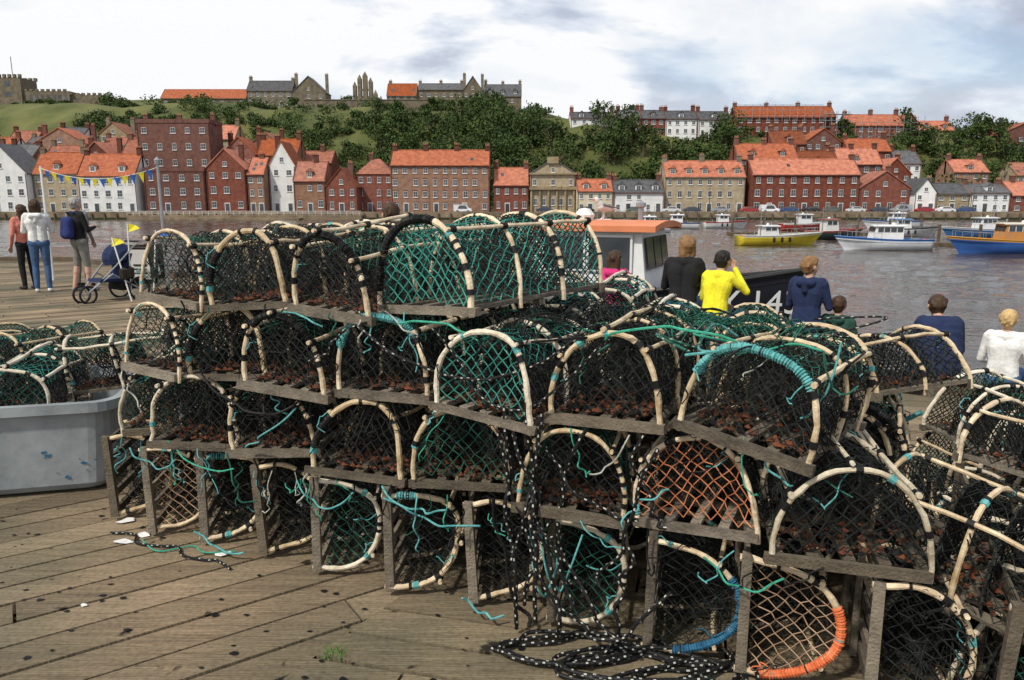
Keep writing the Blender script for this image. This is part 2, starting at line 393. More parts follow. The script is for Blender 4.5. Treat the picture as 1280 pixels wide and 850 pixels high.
    def flat(yc,cell,m,bulge,r):
        nx=int(W/cell)+2; nz=int(H/cell)+2; K={}
        for i in range(-nx,nx+1):
            for j in range(0,nz*2):
                if (i+j)%2: continue
                x=i*cell*.5*1.0; z=z0+j*cell*.55
                K[(i,j)]=(x,z)
        def pos(k):
            x,z=K[k]; v=A.inside(x,z)
            if v>1:
                s_=v**(-1/A.p); x*=s_; z=z0+(z-z0)*s_; d=0
            else: d=1-v
            h=random.Random(hash((k,seed))); jt=cell*.16*(d>0)
            sag=.15*cell*math.sin(x*14+seed)*d
            return S(x+h.uniform(-jt,jt),yc+bulge*d+h.uniform(-.004,.004),z+h.uniform(-jt,jt)+sag)
        P,Q=[],[]
        for (i,j) in K:
            for di in (1,-1):
                k2=(i+di,j+1)
                if k2 in K and (A.inside(*K[(i,j)])<1 or A.inside(*K[k2])<1):
                    P.append(pos((i,j)));Q.append(pos(k2))
        b.strands(P,Q,r,m)
    flat(0,cell*1.9,6,.045,nr*1.1); flat(L,cell*1.1,7,-.03,.0034)
    flat(L*.34,cell*1.0,7,.05,.0032); flat(L*.62,cell*.85,7,.04,.004)  # inner net walls made dense and black to darken the pot interior
    sx=rg.choice((-1,1)); c0=(sx*W*.1,L*.3,z0+H*.5)
    ring=[(c0[0],c0[1]+.06*math.cos(a),c0[2]+.06*math.sin(a)) for a in np.linspace(0,2*math.pi,13)]
    b.tube(ring,.006,3,5,cap=False)
    P=[];Q=[]
    for a in np.linspace(0,2*math.pi,15):
        P.append((c0[0],c0[1]+.06*math.cos(a),c0[2]+.06*math.sin(a))); u=.5+sx*.3+.1*math.sin(a); x,z=A.at(u); Q.append((x,c0[1]+.13*math.cos(a),z))
    b.strands(P,Q,.0022,7)
    if debris:
        for _ in range(230):
            x=rg.uniform(-W/2+.03,W/2-.03); y=.03+(L-.05)*rg.random()**1.4; s_=rg.uniform(.005,.018); z=z0+s_*.5
            vs=[(x+s_*rg.uniform(.6,1.3),y,z),(x-s_*rg.uniform(.6,1.3),y,z),(x,y+s_*rg.uniform(.6,1.3),z),(x,y-s_,z),(x,y,z+s_*rg.uniform(.5,1.3)),(x,y,z-s_*.7)]
            b.add(vs,[(0,2,4),(2,1,4),(1,3,4),(3,0,4),(2,0,5),(1,2,5),(3,1,5),(0,3,5)],5 if rg.random()<.65 else 3)
    for _ in range(8):
        u=rg.uniform(.1,.9); x,z=A.at(u); y=rg.choice(hy); p=Vector((x,y,z)); pts=[p]
        for q in range(5): p=p+Vector((rg.uniform(-.03,.03),rg.uniform(-.03,.02),rg.uniform(-.05,.01))); pts.append(p)
        b.tube(catmull(pts,.012),.0028,rg.choice((3,3,9,4)),4)
    return b.mesh('lobster_pot',mats)
V={}
V['a']=pot_mesh(1); V['b']=pot_mesh(2,W=.45,hoop=M_hoop2,net2=M_ngreen); V['c']=pot_mesh(3,W=.43,net=M_ngreen,end=M_nblack)
V['d']=pot_mesh(4,wrap=M_knot,wrapr=(.3,.75),L=.68,net2=M_ngreen); V['e']=pot_mesh(5,W=.46,end=M_ngreen,net2=M_nteal,hoop=M_hoop2)
V['f']=pot_mesh(6,W=.48,wrap=M_wteal,wrapr=(.2,.72),net2=M_ngreen); V['g']=pot_mesh(7,W=.46,end=M_norange,net=M_nblack,debris=False,wrap=M_wteal,wrapr=(0,.05))
V['h']=pot_mesh(8,W=.44,wrap=M_knot,wrapr=(.1,.3)); V['i']=pot_mesh(9,W=.46,hoop=M_hoop2,end=M_nteal,net2=M_nteal)
V['j']=pot_mesh(10,W=.45,wrap=M_knot,wrapr=(.5,.6),H=.31,end=M_ngreen)
V['s1']=pot_mesh(11,W=.45,H=.29,debris=False,net=M_nblack); V['s2']=pot_mesh(12,W=.45,H=.28,debris=False,end=M_ngreen,hoop=M_hoop2)
V['s3']=pot_mesh(13,W=.46,H=.31,debris=False,end=M_nbeige,wrap=M_worange,wrapr=(.4,.96)); V['s4']=pot_mesh(14,W=.46,H=.31,debris=False,wrap=M_wblue,wrapr=(.35,.9))
V['s5']=pot_mesh(15,W=.45,H=.29,debris=False,end=M_nblack,wrap=M_wteal,wrapr=(0.02,.12)); V['s6']=pot_mesh(16,W=.45,H=.29,debris=False,end=M_nbeige)
V['big']=pot_mesh(21,W=.58,L=.92,H=.36,net=M_nteal,net2=M_nteal,end=M_nteal,nh=4,cell=.029,wrap=M_knot,wrapr=(.05,.6),debris=False,nr=.0026)
V['big2']=pot_mesh(22,W=.5,L=.95,H=.32,net=M_nteal,net2=M_nblue,end=M_nblack,nh=4,cell=.032,wrap=M_wgreen,wrapr=(.2,.5))
V['x']=pot_mesh(31,W=.52,L=.8,H=.35,wrap=None,nr=.0028,hoop=M_hoop2,cell=.031)
V['y']=pot_mesh(32,W=.50,L=.62,H=.23,wrap=None,nr=.0028,hoop=M_hoop,cell=.033)
ROW=R(-23.7); rd=Vector((math.cos(ROW),math.sin(ROW),0)); dv=Vector((-math.sin(ROW),math.cos(ROW),0))
def front(X,z=0,o=0): return Vector((X,2.98-.44*X,z))-dv*o
def pot(kind,p,yaw=ROW,side=False,tilt=0,roll=0,lift=0,sz=1):
    o=mk('lobster_pot',V[kind])
    Mx=Matrix.Translation(p)@Matrix.Rotation(yaw,4,'Z')
    if side: Mx=Mx@Matrix.Translation((0,0,.27))@Matrix.Rotation(R(90)+roll,4,'Y')
    else: Mx=Mx@Matrix.Rotation(tilt,4,'X')@Matrix.Rotation(roll,4,'Y')
    o.matrix_world=Mx; return o
rj=lambda a:random.uniform(-a,a)
L1=[(-2.32,'s1',10),(-1.99,'s6',8),(-1.655,'s5',6),(-1.31,'s1',4),(-.965,'s2',1),(-.576,'s5',-2),(-.217,'s1',-5),(.137,'s2',-8),(.53,'s4',-12),(.86,'s3',-16),(1.27,'s1',-20),(1.64,'s2',-22)]
for X,k,yy in L1:
    pot(k,front(X,0,rj(.04)),R(yy)+rj(.07),True,roll=rj(.045))
    pot(random.choice(['s1','s2']),front(X,0)+dv*.80,ROW+rj(.04),True)
    if X<1: pot('s1',front(X,0)+dv*1.5,ROW+rj(.04),True)
L2=[(-1.95,'e',4,-.12,0,0),(-1.63,'b',-2,.03,2,.0),(-1.2,'d',-6,-.04,-3,.01),(-.70,'h',-10,.04,2,0),(-.23,'j',-14,-.03,-2,.01),(.25,'c',-18,.05,3,0),(.70,'g',-24,-.02,-3,0),(1.2,'x',-8,.03,1,-.02)]
for X,k,yy,oo,rl,dz in L2:
    pot(k,front(X,.545+dz,oo),R(yy)+rj(.1),roll=R(rl),tilt=rj(.04))
    pot(random.choice('abcde'),front(X+rj(.03),.55)+dv*.82,ROW+rj(.07),roll=rj(.03))
    if X<1: pot(random.choice('abi'),front(X,.55)+dv*1.52,ROW+rj(.05))
L3=[(-1.84,'c',2,.02,0),(-1.43,'h',-3,-.05,0),(-1.03,'d',4,.05,0),(-.57,'f',-3,-.01,.015),(-.09,'i',3,.06,0),(.37,'a',-2,.0,.02),(.84,'f',8,.03,.01)]
for X,k,rl,oo,dz in L3:
    pot(k,front(X,.92+dz,.03+oo),ROW+rj(.16)-(.12 if X>.3 else 0),roll=R(rl),tilt=rj(.06)-(.05 if X>.3 else 0))
    pot(random.choice('beic'),front(X+rj(.06),.92 if X<.2 else .88)+dv*.82,ROW+rj(.25),roll=rj(.12))
    if X<.2: pot(random.choice('bcie'),front(X,.93)+dv*1.55,ROW+rj(.1))
for X,k,rl in [(-1.72,'c',4),(-1.27,'h',-5),(-.80,'d',3)]:
    pot(k,front(X,1.29,rj(.05)),ROW+rj(.2),roll=R(rl),tilt=rj(.06))
    pot(random.choice('abe'),front(X+.03,1.29)+dv*.8,ROW+rj(.2),roll=rj(.08))
pot('big',(-.38,3.17,1.33),R(-41),roll=R(-4),tilt=R(1))
pot('big2',(-.75,4.1,1.29),R(-50))
# right-hand stacks
pot('y',(1.52,3.42,.90),R(-66),roll=R(-8)); pot('a',(1.50,3.25,.50),R(-30)); pot('x',(1.70,3.6,.46),R(-24)); pot('s1',(1.6,3.4,0),R(-20),True)
pot('x',(2.62,2.95,0),R(8)); pot('e',(2.58,3.0,.40),R(-6),roll=R(4)); pot('c',(2.85,3.9,0),R(12)); pot('b',(2.85,3.85,.4),R(5))
pot('y',(2.42,2.62,.66),R(24),roll=R(8))
pot('b',(1.92,2.24,.0),R(28),roll=R(8)); pot('h',(1.94,2.32,.36),R(35),roll=R(-10),tilt=R(6))
# tub with pots
M_tub=mat('grey_plastic_tub',(.15,.17,.18),.5,.2,2.5,bump=.3,bscale=8,col2=(.34,.37,.38),detail=9)
te=empty('storage_tub',(-3.22,4.82,0),R(14))
b=MB()
def rrect(w,d,r,z,n=5):
    pts=[]
    for cx_,cy_,a0 in ((w/2-r,d/2-r,0),(-w/2+r,d/2-r,90),(-w/2+r,-d/2+r,180),(w/2-r,-d/2+r,270)):
        for i in range(n+1):
            a=R(a0+90*i/n); pts.append((cx_+r*math.cos(a),cy_+r*math.sin(a),z))
    return pts
secs=[rrect(1.10,.92,.14,.02),rrect(1.16,.98,.14,.06),rrect(1.26,1.08,.14,.53),rrect(1.34,1.16,.16,.54),rrect(1.34,1.16,.16,.60),rrect(1.24,1.06,.14,.60),rrect(1.1,.92,.12,.1)]
n=len(secs[0]); vs=[p for s_ in secs for p in s_]; fs=[]
for i in range(len(secs)-1):
    for q in range(n): fs.append((i*n+q,i*n+(q+1)%n,(i+1)*n+(q+1)%n,(i+1)*n+q))
fs.append(tuple((len(secs)-1)*n+q for q in range(n))); fs.append(tuple(range(n))[::-1])
b.add(vs,fs); b.obj('tub_shell',[M_tub],te,smooth=False)
b=MB()
rs=random.Random(8)
for _ in range(12):
    x=rs.uniform(.15,.5); z=rs.uniform(.1,.3); yf=-(.46+.05*(z/.53))-.03; sz=rs.uniform(.2,.9)
    vs=[(x+sz*.022*math.cos(a)*rs.uniform(.3,1.4),yf,z+sz*.02*math.sin(a)*rs.uniform(.4,1.4)) for a in np.linspace(0,5.6,8)]; b.add(vs,[tuple(range(8))])
b.obj('paint_marks',[M_wblue],te)
for (x,y,z,a,k) in [(-3.1,4.42,.44,10,'e'),(-3.62,4.5,.42,20,'big2'),(-2.95,4.95,.52,-75,'b'),(-3.5,5.0,.54,-20,'c')]:
    pot(k,(x,y,z),R(a),roll=rj(.12),tilt=rj(.08))
pot('f',(-3.9,5.5,.42),R(30)); pot('e',(-4.3,5.0,.3),R(10))

# ropes
def rope(name,pts,r,m,fleck=False,step=.010):
    b=MB(); P=catmull(pts,step)
    if fleck: b.tube(P,[r*(1.08 if i%2 else .96) for i in range(len(P))],0,8,fm=lambda i,q:1 if (i*3+q)%8==0 and (i%5!=2) else 0)
    else:
        b.tube(P,[r*(1.12 if i%2 else .94) for i in range(len(P))],0,6)
    return b.obj(name,[m,M_rpale],smooth=False)
rg=random.Random(3)
def hang(X0,z0,X1,z1,sag,m,r=.006,fleck=False,o=.06,wob=.03):
    pts=[]
    for i in range(8):
        t=i/7; pts.append(front(X0+(X1-X0)*t+rg.uniform(-wob,wob),max(.015,z0+(z1-z0)*t-sag*4*t*(1-t)),o+rg.uniform(-.01,.035)))
    rope('rope',pts,r,m,fleck)
K=M_knot
hang(.02,1.0,.05,.03,0,K,.009,True,wob=.015,o=.09); hang(.10,1.05,.14,.10,0,K,.009,True,wob=.015,o=.09); hang(.05,.95,.30,.2,.1,K,.008,True,o=.09); hang(.16,1.0,.02,.35,.05,K,.008,True,o=.09)
hang(.0,1.25,.5,.6,.2,K,.007,True); hang(.3,.95,.1,.15,.0,K,.008,True); hang(.55,.9,.35,.3,.1,K,.008,True); hang(.12,.7,.25,.04,.0,K,.009,True,o=.1); hang(-.05,.6,.1,.05,.1,K,.008)
hang(.5,.5,.42,.03,.0,K,.008,True,o=.09); hang(.2,.55,.55,.06,.12,K,.008,True,o=.09); hang(.08,.5,.62,.35,.32,K,.008,True,o=.1); hang(-.02,.9,.2,.5,.15,K,.008,True,o=.1); hang(.5,.95,.62,.6,.1,K,.007,True)
T_=M_wteal; G_=M_wgreen
hang(-.56,.55,-.25,.5,.05,T_,.0045,wob=.01); hang(-.55,.5,-.1,.46,.05,T_,.0045,wob=.01); hang(.1,.5,.22,.48,.3,T_,.005,wob=.01); hang(.14,.5,.3,.5,.26,T_,.004,wob=.01)
hang(-1.75,.6,-1.35,.5,.06,G_,.004,wob=.015); hang(-1.3,.62,-1.0,.86,.03,T_,.004,wob=.015); hang(.6,.75,.45,.55,-.02,T_,.004)
hang(-.45,1.3,-.1,1.25,-.04,G_,.005); hang(-.9,1.05,-.6,1.3,-.03,K,.006,True)
hang(-.62,1.28,.3,1.3,.2,K,.007,True); hang(-1.5,.98,-.9,.95,.15,K,.006); hang(-.3,1.30,.35,1.28,.3,K,.006,True)
hang(-1.62,.12,-1.35,.05,.04,T_,.005,wob=.01,o=.05); hang(-2.0,.52,-1.7,.5,.08,T_,.004,wob=.01); hang(-.2,.1,-.02,.05,.03,T_,.005,o=.05,wob=.01)
hang(.35,1.3,.8,1.33,-.05,G_,.005); hang(-1.1,1.3,-.8,1.26,-.03,T_,.004); hang(-1.0,.5,-.7,.5,.1,T_,.004,wob=.01); hang(.75,.5,1.0,.48,.08,G_,.004,wob=.01)
for _ in range(80):
    X=rg.uniform(-2.1,1.25); lay=rg.choice((.5,.5,.9,1.28))
    hang(X,lay+rg.uniform(0,.08),X+rg.uniform(-.16,.16),lay-rg.uniform(.02,.24),rg.uniform(-.01,.09),rg.choice((K,K,K,K,K,T_,T_,G_,M_ngreen,M_rpale)),rg.uniform(.002,.0042),False,o=.05,wob=.012)
for _ in range(22):
    X=rg.uniform(-.3,1.2); D=rg.uniform(.1,1.2); p=front(X,1.33)+dv*D; pts=[]
    a=rg.uniform(0,6.28)
    for i in range(6):
        q=p+Vector((math.cos(a),math.sin(a),0))*.11*i; pts.append(Vector((q.x,q.y,(1.29 if D<.6 else 1.24)+.03*math.sin(i*1.9)+rg.uniform(-.03,.015)))); a+=rg.uniform(-.6,.6)
    rope('rope',pts,rg.uniform(.003,.006),rg.choice((K,K,K,K,T_,G_,M_ngreen)),rg.random()<.3)
def drape(X0,X1,D0,D1,zt,cell,m,seed,over=0.0):
    rs=random.Random(seed); L=(X1-X0)/math.cos(ROW); nu=int(L/cell); nv=int((D1-D0+over)/cell); kn={}
    for i in range(nu+1):
        for j in range(nv+1):
            if (i+j)%2: continue
            X=X0+(X1-X0)*i/nu; s=(D1-D0+over)*j/nv
            s+=.06*math.sin(i*.5+seed)
            if s<over: D=D0-.03-.02*math.sin(i*.8); z=zt-(over-s)
            else: D=D0+s-over; z=zt-.05*(D>.65)
            z+=.03*math.sin(i*.55+j*.3+seed)+.015*math.sin(i*1.3-j*.9)+rs.uniform(-.008,.008)
            p=front(X+rs.uniform(-.008,.008),z)+dv*(D+rs.uniform(-.008,.008)); kn[(i,j)]=tuple(p)
    P=[];Q=[]
    for (i,j),p in kn.items():
        for dj in (1,-1):
            q=kn.get((i+1,j+dj))
            if q: P.append(p);Q.append(q)
    b=MB(); b.strands(P,Q,.0026,0); b.obj('loose_net',[m])
drape(-.15,.5,.05,.75,1.325,.026,M_nblack,1,.10); drape(.45,1.0,.25,.8,1.31,.028,M_ngreen,2); drape(.1,.8,.8,1.3,1.28,.03,M_ngreen,3)
drape(-1.9,-1.5,.02,.3,.96,.025,M_nblack,5,.15); drape(-.95,-.45,.02,.3,.96,.026,M_nblack,6,.16); drape(-.1,.25,.0,.3,.95,.025,M_nblack,7,.3); drape(.95,1.15,-.02,.5,.98,.026,M_nblack,8,.3)
# coil on the deck
for cxx,cyy,nn_,ra in ((.24,2.74,3,.12),(.46,2.62,4,.12),(.66,2.55,3,.10)):
    pts=[]
    for i in range(nn_*9):
        a=i/9*2*math.pi; r_=ra+.06*rg.random()+.015*(i//9); pts.append((cxx+r_*1.7*math.cos(a)+rg.uniform(-.04,.04)+.02*(i//9),cyy+r_*.6*math.sin(a)+rg.uniform(-.015,.015),.012+.010*(i//9)+rg.uniform(0,.008)))
    rope('rope_coil',pts,.0085,K,True)
pts=[(-2.2+.1*i+rg.uniform(-.03,.03),3.84-.05*i+.03*math.sin(i*2),.012) for i in range(9)]; rope('rope',pts,.007,K,True)
pts=[(-2.0,3.75,.012),(-1.85,3.62,.012),(-1.7,3.68,.012),(-1.6,3.6,.015),(-1.45,3.62,.012)]; rope('rope',pts,.004,G_)
rope('rope',[(1.78,3.9,.85),(1.9,3.8,.95),(1.98,3.7,.85),(1.92,3.6,.72),(2.0,3.5,.8)],.012,T_)
b=MB()
for (x,y) in ((-2.1,3.74),(-2.02,3.82),(-2.22,4.0),(-1.5,3.6),(-1.95,3.1)):
    s_=1 if y>3.5 else .35
    vs=[(x+s_*.05*math.cos(a)*rg.uniform(.5,1.3),y+s_*.035*math.sin(a)*rg.uniform(.5,1.3),.004+rg.uniform(0,.012)) for a in np.linspace(0,5.6,7)]; b.add(vs,[tuple(range(7))])
b.obj('litter',[M_white])
b=MB()
for _ in range(160):
    x=rg.uniform(-3.2,1.0); y=rg.uniform(2.4,4.2)
    s_=rg.uniform(.006,.02); a0=rg.uniform(0,6)
    vs=[(x+s_*math.cos(a0+a)*rg.uniform(.6,1.4),y+s_*.7*math.sin(a0+a)*rg.uniform(.6,1.4),.003+rg.uniform(0,.004)) for a in np.linspace(0,5.2,6)]; b.add(vs,[tuple(range(6))],0)
b.obj('shell_scraps',[M_knot])
M_tuft=mat('tuft_green',(.06,.14,.02),.8,.3,10)
b=MB()
for _ in range(45):
    x,y=-.72+rg.uniform(-.05,.05),2.72+rg.uniform(-.04,.04); dx,dy=rg.uniform(-.03,.03),rg.uniform(-.03,.03)
    b.add([(x-.002,y,0),(x+.002,y,0),(x+dx,y+dy,rg.uniform(.02,.06))],[(0,1,2)])
b.obj('grass_tuft',[M_tuft])

# ------------------------------------------------------------------ buildings
def house(name,x0,x1,y,zb,ze,zr,wall,roof,fl,cl,g='s',ch=2,dm=0,depth=9,flat=False,door=True,wmin=.0,hip=False,noskip=False):
    e=empty(name,((x0+x1)/2,y,zb)); off=Vector(((x0+x1)/2,y,zb))
    def fin(b,nm,ms):
        if b.v: 
            b.v=[(v[0]-off.x,v[1]-off.y,v[2]-off.z) for v in b.v]; o=b.obj(nm,ms,e); return o
    y1=y+depth; w_=MB(); r_=MB(); f_=MB(); gl=MB(); c_=MB()
    w_.bx(x0,x1,y,y1,zb-4,ze)
    xm,ym=(x0+x1)/2,(y+y1)/2; oh=.3
    if flat:
        w_.bx(x0-.15,x1+.15,y-.15,y+.3,ze+.003,zr); w_.bx(x0-.15,x0+.3,y+.31,y1,ze+.003,zr); w_.bx(x1-.3,x1+.15,y+.31,y1,ze+.003,zr); r_.bx(x0+.31,x1-.31,y+.31,y1,ze+.003,ze+.2)
    elif hip:
        i=min((x1-x0)/2,depth/2)*.85
        r_.add([(x0-oh,y-oh,ze),(x1+oh,y-oh,ze),(x1+oh,y1+oh,ze),(x0-oh,y1+oh,ze),(x0+i,ym,zr),(x1-i,ym,zr)],[(0,1,5,4),(1,2,5),(2,3,4,5),(3,0,4),(3,2,1,0)])
    elif g=='s':
        w_.add([(x0,y,ze),(x0,y1,ze),(x0,ym,zr-.1)],[(0,2,1)]); w_.add([(x1,y,ze),(x1,y1,ze),(x1,ym,zr-.1)],[(0,1,2)])
        sl=(zr-ze)/(ym-y)
        for s_ in (1,-1):
            ya=y-oh if s_==1 else y1+oh
            r_.add([(x0-.1,ya,ze-oh*sl),(x1+.1,ya,ze-oh*sl),(x1+.1,ym,zr),(x0-.1,ym,zr),(x0-.1,ya,ze-oh*sl+.22),(x1+.1,ya,ze-oh*sl+.22),(x1+.1,ym,zr+.22),(x0-.1,ym,zr+.22)],
                   [(0,1,2,3),(4,5,6,7),(0,1,5,4),(1,2,6,5),(3,0,4,7)])
        r_.tube([(x0-.1,ym,zr+.22),(x1+.1,ym,zr+.22)],.14,0,6)
        c_.bx(x0,x1,y-oh-.12,y-oh+.02,ze-oh*sl-.05,ze-oh*sl+.12)
        for xx in (x0,x1):
            for s_ in (1,-1):
                ya=y-oh*.5 if s_==1 else y1+oh*.5
                c_.tube([(xx,ya,ze+.12),(xx,ym,zr+.30)],.13,0,4)
    else:
        w_.add([(x0,y,ze),(x1,y,ze),(xm,y,zr-.1)],[(0,1,2)]); w_.add([(x0,y1,ze),(x1,y1,ze),(xm,y1,zr-.1)],[(1,0,2)])
        sl=(zr-ze)/(xm-x0)
        for s_ in (1,-1):
            xa=x0-oh if s_==1 else x1+oh
            r_.add([(xa,y-.25,ze-oh*sl),(xa,y1+.1,ze-oh*sl),(xm,y1+.1,zr),(xm,y-.25,zr),(xa,y-.25,ze-oh*sl+.25),(xa,y1+.1,ze-oh*sl+.25),(xm,y1+.1,zr+.25),(xm,y-.25,zr+.25)],
                   [(0,1,2,3),(4,5,6,7),(0,3,7,4),(1,0,4,5),(2,1,5,6)])
    fh=(ze-zb)/fl; cs=(x1-x0)/cl
    ww=min(1.2,cs*.42); wh=min(1.7,fh*.54)
    def win(cx_,cz,ww,wh,yy=y):
        f_.bx(cx_-ww/2,cx_+ww/2,yy-.05,yy+.02,cz-wh/2,cz+wh/2)
        t=.08; hw=ww/2-t*.8
        for sx in (-1,1):
            for sz in (-1,1):
                gl.bx(cx_+(sx-1)*hw/2+.03*(sx>0)+(.0),cx_+(sx+1)*hw/2-.03*(sx<0),yy-.07,yy-.04,cz+(0.03 if sz>0 else -wh/2+t),cz+(wh/2-t if sz>0 else -.03))
        f_.bx(cx_-ww/2-.12,cx_+ww/2+.12,yy-.16,yy+.02,cz-wh/2-.14,cz-wh/2-.003)
        if wall in (M_brick,M_brickd,M_brick2): c_.bx(cx_-ww/2-.1,cx_+ww/2+.1,yy-.04,yy+.01,cz+wh/2+.003,cz+wh/2+.25)
    hs=random.Random(int(x0*13+y))
    for i in range(fl):
        for j in range(cl):
            if not noskip and hs.random()<.09: continue
            cz=zb+fh*(i+.55); cxx=x0+cs*(j+.5)+hs.uniform(-.15,.15)
            if i==0 and door and (j%3==1 or cl<3 and j==0):
                f_.bx(cxx-.65,cxx+.65,y-.06,y+.02,zb,zb+2.4); gl.bx(cxx-.5,cxx+.5,y-.1,y-.05,zb+.02,zb+2.2); continue
            win(cxx,cz,ww*hs.uniform(.8,1.1),wh*(1 if i<fl-1 else .85)*hs.uniform(.92,1.05))
    if g=='f' and not flat and (zr-ze)>3: win(xm,ze+(zr-ze)*.25,ww*.8,wh*.7)
    if dm and not flat:
        for i in range(dm):
            cxx=x0+(x1-x0)*(i+.5)/dm; zc=ze+(zr-ze)*.22; yd=y+.7
            w_.bx(cxx-.75,cxx+.75,yd,yd+2.6,zc-.4,zc+1.2); win(cxx,zc+.45,1.1,1.1,yd)
            r_.add([(cxx-1,yd-.2,zc+1.2),(cxx+1,yd-.2,zc+1.2),(cxx,yd-.2,zc+2.1),(cxx-1,yd+2.8,zc+1.2),(cxx+1,yd+2.8,zc+1.2),(cxx,yd+2.8,zc+2.1)],[(0,1,2),(0,2,5,3),(1,4,5,2)])
    elif g=='s' and not flat and not hip and hs.random()<.6:
        for q in range(hs.randint(1,3)):
            cxx=hs.uniform(x0+1,x1-1); t=hs.uniform(.25,.6); yc=y+(ym-y)*t; zc=ze+(zr-ze)*t+.24; sl=(zr-ze)/(ym-y)
            gl.add([(cxx-.4,yc-.4,zc-.4*sl+.02),(cxx+.4,yc-.4,zc-.4*sl+.02),(cxx+.4,yc+.4,zc+.4*sl+.02),(cxx-.4,yc+.4,zc+.4*sl+.02)],[(0,1,2,3)])
    pm=MB()
    for i in range(ch):
        cxx=x0+.6+(x1-x0-1.2)*(i/(max(1,ch-1)) if ch>1 else hs.random()); zt=max(zr,ze)+hs.uniform(.9,1.7)
        yc=ym if g=='s' else y+depth*.6
        c_.bx(cxx-.6,cxx+.6,yc-.4,yc+.4,ze-.5,zt); c_.bx(cxx-.7,cxx+.7,yc-.5,yc+.5,zt+.002,zt+.18)
        for q in (-.38,0,.38): pm.tube([(cxx+q,yc,zt+.15),(cxx+q,yc,zt+hs.uniform(.6,.95))],[.14,.1],0,7)
    for xx in (x0+.2,x1-.2): c_.bx(xx-.06,xx+.06,y-.14,y-.03,zb,ze-.2)
    fin(w_,'walls',[wall]); fin(r_,'roof',[roof]); fin(f_,'window_frames',[M_frame]); fin(gl,'window_glass',[M_glass]); fin(c_,'chimneys_and_lintels',[M_brickd if wall is not M_stone and wall is not M_stoned else M_stoned]); fin(pm,'chimney_pots',[M_potc])
    return e
G=-1.4
B,B2,BD,S_,SD,W_,C_=M_brick,M_brick2,M_brickd,M_stone,M_stoned,M_white,M_cream
P1,P2,SL=M_pan,M_pan2,M_slate
